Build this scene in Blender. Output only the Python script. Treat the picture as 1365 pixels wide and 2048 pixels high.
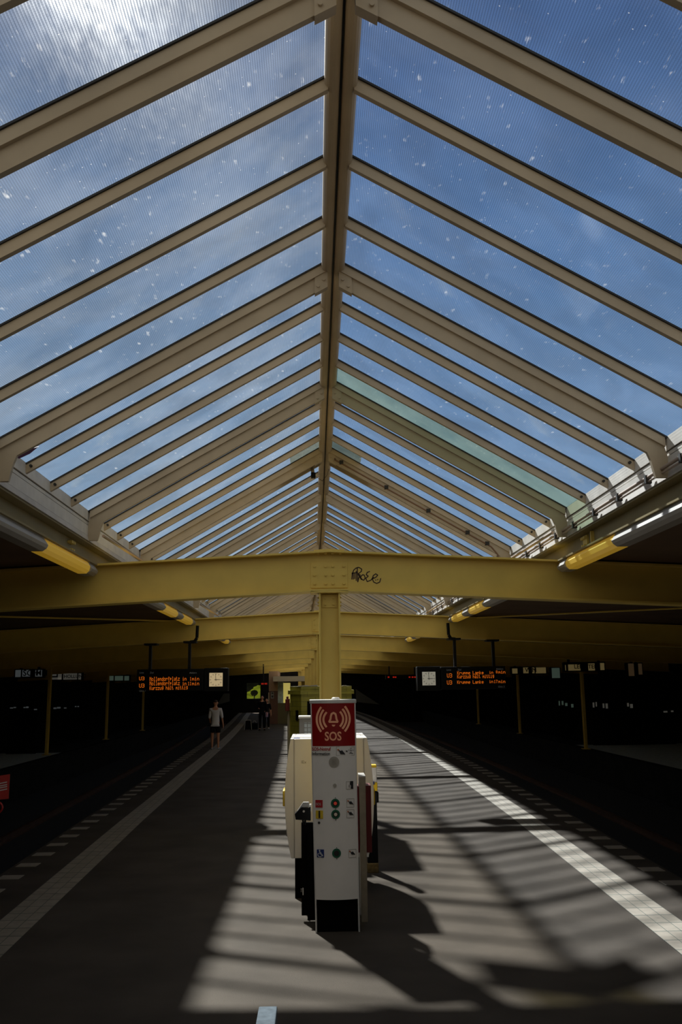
import bpy, bmesh, math, random
from mathutils import Vector, Matrix
from math import sin, cos, pi, radians, atan2, sqrt
random.seed(7)
for o in list(bpy.data.objects): bpy.data.objects.remove(o)
S = bpy.context.scene
C = S.collection

# ------------------------------------------------------------------ camera
F, CX, CY, H = 1800.0, 682.5, 1024.0, 2.35          # focal length in pixels of the 1365x2048 frame, eye height over the platform
YAW, PITCH, ROLL = 0.0305033, 0.1895375, -0.0128
_f = Vector((sin(YAW) * cos(PITCH), cos(YAW) * cos(PITCH), sin(PITCH)))
_r = Vector((cos(YAW), -sin(YAW), 0.0))
_u = _r.cross(_f)
R_ = cos(ROLL) * _r + sin(ROLL) * _u
U_ = -sin(ROLL) * _r + cos(ROLL) * _u
cam = bpy.data.cameras.new('camera'); camo = bpy.data.objects.new('camera', cam); C.objects.link(camo)
camo.matrix_world = Matrix(((R_.x, U_.x, -_f.x, 0), (R_.y, U_.y, -_f.y, 0), (R_.z, U_.z, -_f.z, H), (0, 0, 0, 1)))
cam.sensor_fit = 'VERTICAL'; cam.sensor_height = 36.0; cam.sensor_width = 24.0
cam.lens = F / 2048 * 36.0; cam.clip_end = 600
S.camera = camo
S.view_settings.view_transform = 'Standard'; S.view_settings.look = 'None'
S.view_settings.gamma = 1.0; S.view_settings.use_curve_mapping = False
S.view_settings.exposure = 0.0

def at(px, py, Y):
    "point at distance Y along the platform that the photograph shows at a pixel"
    d = _f + R_ * ((px - CX) / F) - U_ * ((py - CY) / F)
    t = Y / d.y
    return Vector((d.x * t, d.y * t, H + d.z * t))
def on_floor(px, py, z=0.0):
    d = _f + R_ * ((px - CX) / F) - U_ * ((py - CY) / F)
    t = (z - H) / d.z
    return Vector((d.x * t, d.y * t, z))

# ------------------------------------------------------------------ sky and sun
SKY_GAIN = 1.0
SUN_W = 17.5
W = bpy.data.worlds.new('sky'); S.world = W; W.use_nodes = True
nt = W.node_tree; nt.nodes.clear()
def N(t, typ, **kw):
    n = t.nodes.new(typ)
    for k, v in kw.items(): setattr(n, k, v)
    return n
tc = N(nt, 'ShaderNodeTexCoord'); sep = N(nt, 'ShaderNodeSeparateXYZ')
nt.links.new(tc.outputs['Generated'], sep.inputs[0])
ramp = N(nt, 'ShaderNodeValToRGB')
nt.links.new(sep.outputs['Z'], ramp.inputs[0])
els = ramp.color_ramp.elements
els[0].position = 0.0; els[0].color = (.42, .55, .66, 1)
els[1].position = 1.0; els[1].color = (.012, .022, .05, 1)
for p, c in ((.22, (.29, .44, .62, 1)), (.42, (.175, .31, .52, 1)), (.62, (.10, .19, .38, 1)), (.78, (.03, .06, .13, 1))):
    e = els.new(p); e.color = c
# thin clouds drifting mostly over the left half of the sky
mp = N(nt, 'ShaderNodeMapping'); mp.inputs['Scale'].default_value = (2.2, 2.2, 4.0)
nz = N(nt, 'ShaderNodeTexNoise'); nz.inputs['Scale'].default_value = 2.3; nz.inputs['Detail'].default_value = 6; nz.inputs['Roughness'].default_value = .55
nt.links.new(tc.outputs['Generated'], mp.inputs[0]); nt.links.new(mp.outputs[0], nz.inputs['Vector'])
cr = N(nt, 'ShaderNodeMapRange'); cr.inputs[1].default_value = .45; cr.inputs[2].default_value = .72; cr.inputs[3].default_value = .08; cr.inputs[4].default_value = .34
nt.links.new(nz.outputs['Fac'], cr.inputs[0])
lx = N(nt, 'ShaderNodeMapRange'); lx.inputs[1].default_value = .30; lx.inputs[2].default_value = -.30; lx.inputs[3].default_value = .25; lx.inputs[4].default_value = 1.2
nt.links.new(sep.outputs['X'], lx.inputs[0])
mu = N(nt, 'ShaderNodeMath', operation='MULTIPLY'); nt.links.new(cr.outputs[0], mu.inputs[0]); nt.links.new(lx.outputs[0], mu.inputs[1])
mx = N(nt, 'ShaderNodeMix', data_type='RGBA'); nt.links.new(mu.outputs[0], mx.inputs[0]); nt.links.new(ramp.outputs[0], mx.inputs[6]); mx.inputs[7].default_value = (.55, .62, .72, 1)
# warm glow added to the unseen sky behind the viewer, lights camera-facing steel
lb = N(nt, 'ShaderNodeMapRange'); lb.inputs[1].default_value = .25; lb.inputs[2].default_value = -.3; lb.inputs[3].default_value = 0; lb.inputs[4].default_value = 1.0
nt.links.new(sep.outputs['Y'], lb.inputs[0])
mx2 = N(nt, 'ShaderNodeMix', data_type='RGBA'); nt.links.new(lb.outputs[0], mx2.inputs[0]); nt.links.new(mx.outputs[2], mx2.inputs[6]); mx2.inputs[7].default_value = (.85, .76, .66, 1)
bg = N(nt, 'ShaderNodeBackground'); bg.inputs[1].default_value = SKY_GAIN
nt.links.new(mx2.outputs[2], bg.inputs[0])
wo = N(nt, 'ShaderNodeOutputWorld'); nt.links.new(bg.outputs[0], wo.inputs[0])

sun = bpy.data.lights.new('sun', 'SUN'); sun.energy = SUN_W; sun.angle = radians(2.3); sun.color = (1.0, .88, .74)
suno = bpy.data.objects.new('sun', sun); C.objects.link(suno)
sd = Vector((.352, -.90, -1.0))                       # direction the light travels
suno.rotation_euler = sd.to_track_quat('-Z', 'Y').to_euler(); suno.location = (-8, 20, 25)
S.cycles.max_bounces = 8; S.cycles.transparent_max_bounces = 24
S.cycles.sample_clamp_indirect = 3.0
S.cycles.caustics_reflective = False; S.cycles.caustics_refractive = False

# ------------------------------------------------------------------ materials
M = {}
def mat(name, col, rough=.6, metal=0.0, emit=None, estr=0.0, noise=0.0, nscale=6.0, bump=0.0, bscale=40.0, spec=.5, stretch=None):
    m = bpy.data.materials.new(name); m.use_nodes = True; t = m.node_tree
    b = t.nodes['Principled BSDF']
    b.inputs['Base Color'].default_value = (*col, 1); b.inputs['Roughness'].default_value = rough
    b.inputs['Metallic'].default_value = metal; b.inputs['Specular IOR Level'].default_value = spec
    co = None
    if noise or bump:
        co = N(t, 'ShaderNodeTexCoord')
        src = co.outputs['Object']
        if stretch:
            mpp = N(t, 'ShaderNodeMapping'); mpp.inputs['Scale'].default_value = stretch
            t.links.new(src, mpp.inputs[0]); src = mpp.outputs[0]
    if noise:
        n = N(t, 'ShaderNodeTexNoise'); n.inputs['Scale'].default_value = nscale; n.inputs['Detail'].default_value = 5
        t.links.new(src, n.inputs['Vector'])
        mr = N(t, 'ShaderNodeMapRange'); mr.inputs[1].default_value = .3; mr.inputs[2].default_value = .7; mr.inputs[3].default_value = 1 - noise; mr.inputs[4].default_value = 1 + noise
        t.links.new(n.outputs['Fac'], mr.inputs[0])
        vm = N(t, 'ShaderNodeVectorMath', operation='SCALE'); vm.inputs[0].default_value = col
        t.links.new(mr.outputs[0], vm.inputs['Scale']); t.links.new(vm.outputs[0], b.inputs['Base Color'])
    if bump:
        n2 = N(t, 'ShaderNodeTexNoise'); n2.inputs['Scale'].default_value = bscale; n2.inputs['Detail'].default_value = 4
        t.links.new(src, n2.inputs['Vector'])
        bm_ = N(t, 'ShaderNodeBump'); bm_.inputs['Strength'].default_value = bump; bm_.inputs['Distance'].default_value = .01
        t.links.new(n2.outputs['Fac'], bm_.inputs['Height']); t.links.new(bm_.outputs[0], b.inputs['Normal'])
    if emit:
        b.inputs['Emission Color'].default_value = (*emit, 1); b.inputs['Emission Strength'].default_value = estr
    M[name] = m; return m
mat('shaded_yellow', (.25, .19, .075), .6, noise=.1, nscale=3)  # yellow paint of the purlins with their shade mixed into the colour
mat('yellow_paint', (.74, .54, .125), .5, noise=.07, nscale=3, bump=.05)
mat('cream_paint', (.45, .36, .245), .55, noise=.07, nscale=4, bump=.04)
mat('grey_cream', (.50, .46, .41), .6, noise=.12, nscale=5)
mat('white_board', (.62, .58, .52), .6, noise=.10, nscale=6)
mat('rubber', (.012, .012, .013), .6)
mat('groove', (.02, .018, .015), .8)
mat('asphalt', (.070, .058, .047), .62, noise=.22, nscale=1.3, bump=.35, bscale=160, spec=.05)
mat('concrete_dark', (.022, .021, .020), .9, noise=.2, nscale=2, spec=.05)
mat('ballast', (.012, .011, .010), .95, noise=.4, nscale=20, bump=.8, bscale=18)
mat('gravel', (.62, .66, .60), .9, noise=.15, nscale=8)
mat('deck', (.10, .055, .026), .85, noise=.2, nscale=2)
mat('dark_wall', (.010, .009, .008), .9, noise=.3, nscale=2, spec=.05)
mat('rail_steel', (.16, .09, .06), .45, .7, noise=.2)
mat('housing', (.36, .33, .29), .45, noise=.05)
mat('rail_white', (.75, .72, .68), .4)
mat('diffuser', (.75, .52, .10), .35, emit=(1.0, .55, .04), estr=.16)
mat('black_plastic', (.003, .003, .0032), .5, spec=.15)
mat('black_matt', (.003, .0026, .0022), .8, spec=.05)
mat('black_steel', (.006, .005, .005), .55, spec=.2)
mat('led', (.0, .0, .0), .6, emit=(1.0, .20, .01), estr=.62)
mat('caption', (.30, .30, .30), .6, emit=(.5, .5, .5), estr=.03)
mat('clock_face_warm', (.70, .62, .45), .5, emit=(1.0, .74, .40), estr=.32)
mat('clock_face_cool', (.70, .70, .62), .5, emit=(1.0, .92, .75), estr=.13)
mat('white_metal', (.78, .74, .70), .33, noise=.03)
mat('alu', (.72, .70, .67), .35, .35)
mat('galvanized', (.10, .125, .15), .85, .0, noise=.18, nscale=55, spec=.08)
mat('chrome', (.8, .8, .8), .15, 1.0)
mat('sos_red', (.055, .001, .002), .35, emit=(.5, .0, .0), estr=.05)
mat('sos_mark', (.32, .17, .11), .5, emit=(1.0, .42, .20), estr=.085)
mat('print_red', (.38, .02, .02), .5)
mat('print_black', (.012, .012, .014), .5)
mat('print_grey', (.30, .27, .22), .6)
mat('speaker_grille', (.36, .33, .28), .6)
mat('icon_red', (.40, .015, .02), .45)
mat('icon_yellow', (.70, .48, .03), .45)
mat('icon_blue', (.012, .03, .16), .45)
mat('icon_white', (.62, .62, .60), .5)
mat('button_green', (.0, .10, .045), .4)
mat('button_red', (.60, .06, .04), .4, emit=(1, .10, .05), estr=.10)
mat('button_white', (.70, .62, .5), .4)
mat('orange_tip', (.55, .16, .05), .5)
mat('red_panel', (.11, .002, .003), .4)
mat('yellow_plastic', (.80, .52, .02), .4)
mat('rust_yellow', (.20, .13, .04), .7, noise=.4, nscale=20)
mat('kiosk_grey', (.25, .24, .23), .5)
mat('red_box', (.16, .003, .006), .45)
mat('brown_panel', (.11, .045, .030), .6, noise=.1)
mat('beige_panel', (.44, .38, .28), .6)
mat('tan_panel', (.33, .20, .12), .6)
mat('olive_panel', (.11, .09, .035), .6)
mat('booth_glass', (.45, .55, .55), .12, 0, noise=.5, nscale=3)
mat('lit_yellow', (.8, .72, .2), .5, emit=(.9, .75, .2), estr=.35)
mat('sign_red_dim', (.2, .01, .01), .5, emit=(1, .03, .01), estr=.25)
mat('pipe', (.34, .25, .19), .5)
mat('copper_pipe', (.20, .11, .06), .5, .3)
mat('graffiti', (.055, .025, .015), .6)
mat('skin', (.52, .24, .14), .5)
mat('hair', (.05, .03, .02), .7)
mat('shirt', (.62, .60, .62), .85)
mat('dark_cloth', (.006, .006, .007), .9, spec=.1)
mat('shoe', (.35, .35, .37), .6)
mat('lilac_cloth', (.30, .20, .34), .8)
mat('pink_cloth', (.45, .15, .18), .8)
mat('bag_white', (.42, .40, .38), .6)
mat('grass', (.036, .048, .004), .95, noise=.4, nscale=1.5, spec=0)
mat('sand', (.42, .33, .26), .9)
mat('ad_light', (.5, .48, .42), .6, emit=(.75, .72, .62), estr=.045)
mat('ad_cool', (.5, .5, .5), .6, emit=(.6, .68, .72), estr=.05)
mat('ad_warm', (.5, .45, .3), .6, emit=(.9, .66, .26), estr=.07)
mat('ad_green', (.4, .5, .45), .6, emit=(.5, .75, .6), estr=.045)
mat('ad_text', (.01, .01, .01), .8)
mat('no_entry_red', (.45, .02, .015), .5, noise=.15)
mat('purple', (.10, .02, .12), .6)

def brick_mat(name, c1, c2, mortar, w, h, ms, uv=False, offset=.5, rough=.6, bump=.3, vec=None):
    m = bpy.data.materials.new(name); m.use_nodes = True; t = m.node_tree; b = t.nodes['Principled BSDF']
    co = N(t, 'ShaderNodeTexCoord'); br = N(t, 'ShaderNodeTexBrick')
    src = co.outputs['UV' if uv else 'Object']
    if vec:
        mpp = N(t, 'ShaderNodeMapping'); mpp.inputs['Rotation'].default_value = vec; t.links.new(src, mpp.inputs[0]); src = mpp.outputs[0]
    t.links.new(src, br.inputs['Vector'])
    br.offset = offset; br.squash = 1.0
    br.inputs['Color1'].default_value = (*c1, 1); br.inputs['Color2'].default_value = (*c2, 1); br.inputs['Mortar'].default_value = (*mortar, 1)
    br.inputs['Scale'].default_value = 1.0; br.inputs['Mortar Size'].default_value = ms; br.inputs['Mortar Smooth'].default_value = .1
    br.inputs['Brick Width'].default_value = w; br.inputs['Row Height'].default_value = h
    b.inputs['Roughness'].default_value = rough
    n = N(t, 'ShaderNodeTexNoise'); n.inputs['Scale'].default_value = 9; t.links.new(co.outputs['Object'], n.inputs['Vector'])
    mr = N(t, 'ShaderNodeMapRange'); mr.inputs[1].default_value = .3; mr.inputs[2].default_value = .7; mr.inputs[3].default_value = .85; mr.inputs[4].default_value = 1.12
    t.links.new(n.outputs['Fac'], mr.inputs[0])
    vm = N(t, 'ShaderNodeVectorMath', operation='SCALE'); t.links.new(br.outputs['Color'], vm.inputs[0]); t.links.new(mr.outputs[0], vm.inputs['Scale'])
    t.links.new(vm.outputs[0], b.inputs['Base Color'])
    bp = N(t, 'ShaderNodeBump'); bp.invert = True; bp.inputs['Strength'].default_value = bump; bp.inputs['Distance'].default_value = .005
    t.links.new(br.outputs['Fac'], bp.inputs['Height']); t.links.new(bp.outputs[0], b.inputs['Normal'])
    M[name] = m; return m
brick_mat('strip_tiles', (.31, .265, .21), (.26, .225, .175), (.06, .075, .06), 1.0, 1.0, .03, uv=True, offset=0.0)
brick_mat('yellow_brick', (.25, .225, .018), (.22, .20, .016), (.17, .15, .015), .24, .075, .006, vec=(pi / 2, 0, 0))
brick_mat('glass_block', (.42, .46, .48), (.34, .39, .42), (.16, .16, .15), .06, .06, .006, offset=0, vec=(pi / 2, 0, 0), rough=.25)

def glass_mat(name, tint, haze, haze_col, dirt, scat=.006):
    "wired glass: clear sheet with a fine square mesh cast in, dust and scratches on it, a little forward scatter"
    m = bpy.data.materials.new(name); m.use_nodes = True; t = m.node_tree; t.nodes.clear()
    co = N(t, 'ShaderNodeTexCoord'); sp = N(t, 'ShaderNodeSeparateXYZ'); t.links.new(co.outputs['UV'], sp.inputs[0])
    def wires(out):
        a = N(t, 'ShaderNodeMath', operation='MULTIPLY'); a.inputs[1].default_value = 1 / .0145; t.links.new(out, a.inputs[0])
        f_ = N(t, 'ShaderNodeMath', operation='FRACT'); t.links.new(a.outputs[0], f_.inputs[0])
        pp = N(t, 'ShaderNodeMath', operation='PINGPONG'); pp.inputs[1].default_value = .5; t.links.new(a.outputs[0], pp.inputs[0])
        g = N(t, 'ShaderNodeMapRange'); g.interpolation_type = 'SMOOTHSTEP'; g.inputs[1].default_value = .0; g.inputs[2].default_value = .30; g.inputs[3].default_value = 1.0; g.inputs[4].default_value = 0.0
        t.links.new(pp.outputs[0], g.inputs[0]); return g.outputs[0]
    wx = wires(sp.outputs['X']); wy = wires(sp.outputs['Y'])
    w2 = N(t, 'ShaderNodeMath', operation='MULTIPLY'); w2.inputs[1].default_value = .85; t.links.new(wy, w2.inputs[0])
    wm = N(t, 'ShaderNodeMath', operation='MAXIMUM'); t.links.new(wx, wm.inputs[0]); t.links.new(w2.outputs[0], wm.inputs[1])
    dark = N(t, 'ShaderNodeMapRange'); dark.inputs[1].default_value = 0; dark.inputs[2].default_value = 1; dark.inputs[3].default_value = 1.0; dark.inputs[4].default_value = .72
    t.links.new(wm.outputs[0], dark.inputs[0])
    nd = N(t, 'ShaderNodeTexNoise'); nd.inputs['Scale'].default_value = 1.7; nd.inputs['Detail'].default_value = 3; nd.inputs['Distortion'].default_value = .6; t.links.new(co.outputs['Object'], nd.inputs['Vector'])
    rd = N(t, 'ShaderNodeMapRange'); rd.inputs[1].default_value = .36; rd.inputs[2].default_value = .62; rd.inputs[3].default_value = .94; rd.inputs[4].default_value = 1.04; t.links.new(nd.outputs['Fac'], rd.inputs[0])
    md = N(t, 'ShaderNodeMath', operation='MULTIPLY'); t.links.new(rd.outputs[0], md.inputs[0]); t.links.new(dark.outputs[0], md.inputs[1])
    tv = N(t, 'ShaderNodeVectorMath', operation='SCALE'); tv.inputs[0].default_value = tint; t.links.new(md.outputs[0], tv.inputs['Scale'])
    tr = N(t, 'ShaderNodeBsdfTransparent'); t.links.new(tv.outputs[0], tr.inputs[0])
    # dust clouds, specks and scratches
    n1 = N(t, 'ShaderNodeTexNoise'); n1.inputs['Scale'].default_value = 1.1; n1.inputs['Detail'].default_value = 7; n1.inputs['Roughness'].default_value = .65; t.links.new(co.outputs['Object'], n1.inputs['Vector'])
    r1 = N(t, 'ShaderNodeMapRange'); r1.inputs[1].default_value = .42; r1.inputs[2].default_value = .78; r1.inputs[3].default_value = haze; r1.inputs[4].default_value = haze + dirt
    t.links.new(n1.outputs['Fac'], r1.inputs[0])
    n2 = N(t, 'ShaderNodeTexVoronoi'); n2.inputs['Scale'].default_value = 26; t.links.new(co.outputs['Object'], n2.inputs['Vector'])
    r2 = N(t, 'ShaderNodeMapRange'); r2.inputs[1].default_value = .10; r2.inputs[2].default_value = .05; r2.inputs[3].default_value = 0; r2.inputs[4].default_value = .24; t.links.new(n2.outputs['Distance'], r2.inputs[0])
    sc_ = N(t, 'ShaderNodeSeparateColor'); t.links.new(n2.outputs['Color'], sc_.inputs[0])
    gt = N(t, 'ShaderNodeMath', operation='GREATER_THAN'); gt.inputs[1].default_value = .80; t.links.new(sc_.outputs[0], gt.inputs[0])
    r2m = N(t, 'ShaderNodeMath', operation='MULTIPLY'); t.links.new(r2.outputs[0], r2m.inputs[0]); t.links.new(gt.outputs[0], r2m.inputs[1])
    mpp = N(t, 'ShaderNodeMapping'); mpp.inputs['Scale'].default_value = (3, 3, 26); t.links.new(co.outputs['Object'], mpp.inputs[0])
    n3 = N(t, 'ShaderNodeTexNoise'); n3.inputs['Scale'].default_value = 3.2; n3.inputs['Detail'].default_value = 3; t.links.new(mpp.outputs[0], n3.inputs['Vector'])
    r3 = N(t, 'ShaderNodeMapRange'); r3.inputs[1].default_value = .68; r3.inputs[2].default_value = .78; r3.inputs[3].default_value = 0; r3.inputs[4].default_value = .14; t.links.new(n3.outputs['Fac'], r3.inputs[0])
    ad = N(t, 'ShaderNodeMath', operation='ADD'); t.links.new(r1.outputs[0], ad.inputs[0]); t.links.new(r2m.outputs[0], ad.inputs[1])
    ad2 = N(t, 'ShaderNodeMath', operation='ADD'); t.links.new(ad.outputs[0], ad2.inputs[0]); t.links.new(r3.outputs[0], ad2.inputs[1])
    tl = N(t, 'ShaderNodeBsdfTranslucent'); tl.inputs[0].default_value = (*haze_col, 1)
    mix = N(t, 'ShaderNodeMixShader'); t.links.new(ad2.outputs[0], mix.inputs[0]); t.links.new(tr.outputs[0], mix.inputs[1]); t.links.new(tl.outputs[0], mix.inputs[2])
    # glass-like forward scatter of the bright sky and sun, and a weak mirror film
    rf = N(t, 'ShaderNodeBsdfRefraction'); rf.inputs['IOR'].default_value = 1.12; rf.inputs['Roughness'].default_value = .55; rf.inputs[0].default_value = (.9, .95, 1, 1)
    mix2 = N(t, 'ShaderNodeMixShader'); 
    iv = N(t, 'ShaderNodeMapRange'); iv.inputs[1].default_value = 0; iv.inputs[2].default_value = 1; iv.inputs[3].default_value = scat * 1.6; iv.inputs[4].default_value = scat * .25; t.links.new(wm.outputs[0], iv.inputs[0])
    pn = N(t, 'ShaderNodeTexNoise'); pn.inputs['Scale'].default_value = 2.6; pn.inputs['Detail'].default_value = 5; pn.inputs['Roughness'].default_value = .6; t.links.new(mpp.outputs[0], pn.inputs['Vector'])
    pr_ = N(t, 'ShaderNodeMapRange'); pr_.inputs[1].default_value = .35; pr_.inputs[2].default_value = .68; pr_.inputs[3].default_value = .5; pr_.inputs[4].default_value = 1.5; t.links.new(pn.outputs['Fac'], pr_.inputs[0])
    im = N(t, 'ShaderNodeMath', operation='MULTIPLY'); t.links.new(iv.outputs[0], im.inputs[0]); t.links.new(pr_.outputs[0], im.inputs[1]); t.links.new(im.outputs[0], mix2.inputs[0]); t.links.new(mix.outputs[0], mix2.inputs[1]); t.links.new(rf.outputs[0], mix2.inputs[2])
    gl = N(t, 'ShaderNodeBsdfGlossy'); gl.inputs['Roughness'].default_value = .08
    mix3 = N(t, 'ShaderNodeMixShader'); mix3.inputs[0].default_value = .03; t.links.new(mix2.outputs[0], mix3.inputs[1]); t.links.new(gl.outputs[0], mix3.inputs[2])
    o = N(t, 'ShaderNodeOutputMaterial'); t.links.new(mix3.outputs[0], o.inputs[0]); M[name] = m
glass_mat('wired_glass', (.82, .88, .93), .008, (.95, .95, .92), .025, .0009)
glass_mat('wired_glass_clean', (.80, .88, .97), .004, (.95, .95, .92), .010, .0050)
glass_mat('frosted_glass', (.52, .64, .60), .035, (.85, .95, .92), .05)

glass_mat('dirty_glass', (.52, .54, .46), .01, (.9, .9, .85), .03)
# ------------------------------------------------------------------ mesh helpers
class MB:
    def __init__(s): s.v = []; s.f = []; s.uv = None
    def add(s, vs, fs):
        b = len(s.v); s.v += [tuple(v) for v in vs]; s.f += [tuple(i + b for i in f) for f in fs]; return s
    def box(s, a, b):
        x0, y0, z0 = a; x1, y1, z1 = b
        return s.add([(x0, y0, z0), (x1, y0, z0), (x1, y1, z0), (x0, y1, z0), (x0, y0, z1), (x1, y0, z1), (x1, y1, z1), (x0, y1, z1)],
                     [(0, 3, 2, 1), (4, 5, 6, 7), (0, 1, 5, 4), (1, 2, 6, 5), (2, 3, 7, 6), (3, 0, 4, 7)])
    def cbox(s, c, d): return s.box([c[i] - d[i] / 2 for i in range(3)], [c[i] + d[i] / 2 for i in range(3)])
    def hexa(s, lo, hi):
        "two quads of four points each joined into a solid"
        return s.add(list(lo) + list(hi), [(3, 2, 1, 0), (4, 5, 6, 7), (0, 1, 5, 4), (1, 2, 6, 5), (2, 3, 7, 6), (3, 0, 4, 7)])
    def prism(s, pts, fn, a, b):
        "outline pts (2-D) swept between offsets a and b; fn(u, v, w) gives the 3-D point"
        n = len(pts); va = [fn(u, v, a) for u, v in pts]; vb = [fn(u, v, b) for u, v in pts]
        return s.add(va + vb, [tuple(range(n))[::-1], tuple(range(n, 2 * n))] + [(i, (i + 1) % n, n + (i + 1) % n, n + i) for i in range(n)])
    def cyl(s, p, q, r, n=12, r2=None):
        p = Vector(p); q = Vector(q); d = (q - p).normalized(); r2 = r if r2 is None else r2
        a = d.orthogonal().normalized(); b = d.cross(a)
        vs = [p + (a * cos(2 * pi * i / n) + b * sin(2 * pi * i / n)) * r for i in range(n)] + [q + (a * cos(2 * pi * i / n) + b * sin(2 * pi * i / n)) * r2 for i in range(n)]
        return s.add(vs, [tuple(range(n))[::-1], tuple(range(n, 2 * n))] + [(i, (i + 1) % n, n + (i + 1) % n, n + i) for i in range(n)])
    def tube(s, pts, r, n=8):
        for p, q in zip(pts[:-1], pts[1:]): s.cyl(p, q, r, n)
        return s
    def sweep(s, prof, path, up=None):
        "profile [(x, z)...] (offset x to the side, z up) swept along path of (x, y, z) points"
        n = len(prof); base = len(s.v)
        for (x, y, z) in path: s.v += [(x + u, y, z + v) for u, v in prof]
        for k in range(len(path) - 1):
            for i in range(n):
                j = (i + 1) % n; a = base + k * n; b = a + n
                s.f.append((a + i, a + j, b + j, b + i))
        s.f.append(tuple(base + i for i in range(n))[::-1]); e = base + (len(path) - 1) * n
        s.f.append(tuple(e + i for i in range(n))); return s
    def build(s, name, m, parent=None, bevel=0, smooth=False):
        me = bpy.data.meshes.new(name); me.from_pydata(s.v, [], s.f); me.validate()
        bmm = bmesh.new(); bmm.from_mesh(me); bmesh.ops.recalc_face_normals(bmm, faces=bmm.faces); bmm.to_mesh(me); bmm.free()
        me.materials.append(M[m] if isinstance(m, str) else m)
        o = bpy.data.objects.new(name, me); C.objects.link(o)
        if parent: o.parent = parent; o.matrix_parent_inverse = parent_inv(parent)
        if bevel:
            bv = o.modifiers.new('bevel', 'BEVEL'); bv.width = bevel; bv.segments = 2; bv.limit_method = 'ANGLE'
        if smooth:
            for p in me.polygons: p.use_smooth = True
        return o
def world_of(p): return (world_of(p.parent) @ p.matrix_parent_inverse @ p.matrix_basis) if p.parent else p.matrix_basis.copy()
def parent_inv(p): return world_of(p).inverted()
def thing(name, label, cat, loc=(0, 0, 0), group=None):
    o = bpy.data.objects.new(name, None); C.objects.link(o); o.location = loc; o.empty_display_size = .2
    o.matrix_basis = Matrix.Translation(loc)
    return tag(o, label, cat, group)
def tag(o, label, cat, group=None):
    o['label'] = label; o['category'] = cat
    if group: o['group'] = group
    return o
def struct(o): o['kind'] = 'structure'; return o
def text_mesh(name, body, size, m, parent, origin, xdir=Vector((1, 0, 0)), zdir=Vector((0, 0, 1)), align='LEFT', depth=.001, bold=0.0, sx=1.0):
    cu = bpy.data.curves.new(name, 'FONT'); cu.body = body; cu.size = size; cu.align_x = align; cu.extrude = depth; cu.offset = bold; cu.resolution_u = 3
    tmp = bpy.data.objects.new('tmp_text', cu); C.objects.link(tmp)
    dg = bpy.context.evaluated_depsgraph_get(); me = bpy.data.meshes.new_from_object(tmp.evaluated_get(dg))
    bpy.data.objects.remove(tmp); bpy.data.curves.remove(cu)
    ydir = zdir.cross(xdir)           # away from the reader
    for v in me.vertices:
        c = v.co; p = Vector(origin) + xdir * c.x * sx + zdir * c.y - ydir * c.z
        v.co = p
    me.materials.clear(); me.materials.append(M[m]); me.name = name
    o = bpy.data.objects.new(name, me); C.objects.link(o)
    if parent: o.parent = parent; o.matrix_parent_inverse = parent_inv(parent)
    return o

# ------------------------------------------------------------------ plan of the station
XC = .185
def bend(y): return -max(0.0, y - 15.0) ** 2 / 2600.0
def cx(y): return XC + bend(y)
WT = [(-8, 2.80), (0, 3.10), (9.7, 3.45), (16.6, 3.69), (26, 3.90), (48, 4.20), (72, 4.55), (100, 4.6)]
def hw(y):
    for (a, wa), (b, wb) in zip(WT[:-1], WT[1:]):
        if y <= b: return wa + (wb - wa) * (y - a) / (b - a)
    return WT[-1][1]
YN, YF = -7.0, 92.0
def ys(a, b, step=3.0):
    n = max(1, int(round((b - a) / step))); return [a + (b - a) * i / n for i in range(n + 1)]
BEAMS = [11.3 + 9.4 * j for j in range(8)]
R0, RB = 4.33, 3.17
RAFT = [R0 + RB * k - (.20 if k <= 0 else 0) for k in range(-3, 27)]
RIDGE_Z, SLOPE = 6.10, .581
EX = 2.88                                            # half width of the skylight
def gz(dx): return RIDGE_Z - SLOPE * abs(dx)

QS = .895
def shrink(objs):
    "bring the roof to its true distance: one uniform scale about the eye keeps every sight line"
    e = Vector((0, 0, H))
    for o in objs:
        if o.type == 'EMPTY':
            o.matrix_basis = Matrix.Translation(e + (o.matrix_basis.translation - e) * QS)
    for o in objs:
        if o.type == 'MESH':
            for v in o.data.vertices: v.co = e + (v.co - e) * QS
    depth = lambda o: 0 if not o.parent else 1 + depth(o.parent)
    for o in sorted((o for o in objs if o.parent), key=depth): o.matrix_parent_inverse = parent_inv(o.parent)
# ---------------- floor
fl = MB()
yy = ys(YN, YF, 3)
for a, b in zip(yy[:-1], yy[1:]):
    p = []
    for y in (a, b):
        p.append(((cx(y) - hw(y) - .72, y), (cx(y) + hw(y) + .72, y)))
    (l0, r0), (l1, r1) = p
    fl.hexa([(l0[0], a, -1.0), (r0[0], a, -1.0), (r1[0], b, -1.0), (l1[0], b, -1.0)], [(l0[0], a, 0), (r0[0], a, 0), (r1[0], b, 0), (l1[0], b, 0)])
struct(fl.build('floor', 'asphalt'))
bal = MB().box((-16, YN, -1.2), (16, 104, -1.001)); struct(bal.build('floor', 'ballast'))

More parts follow.
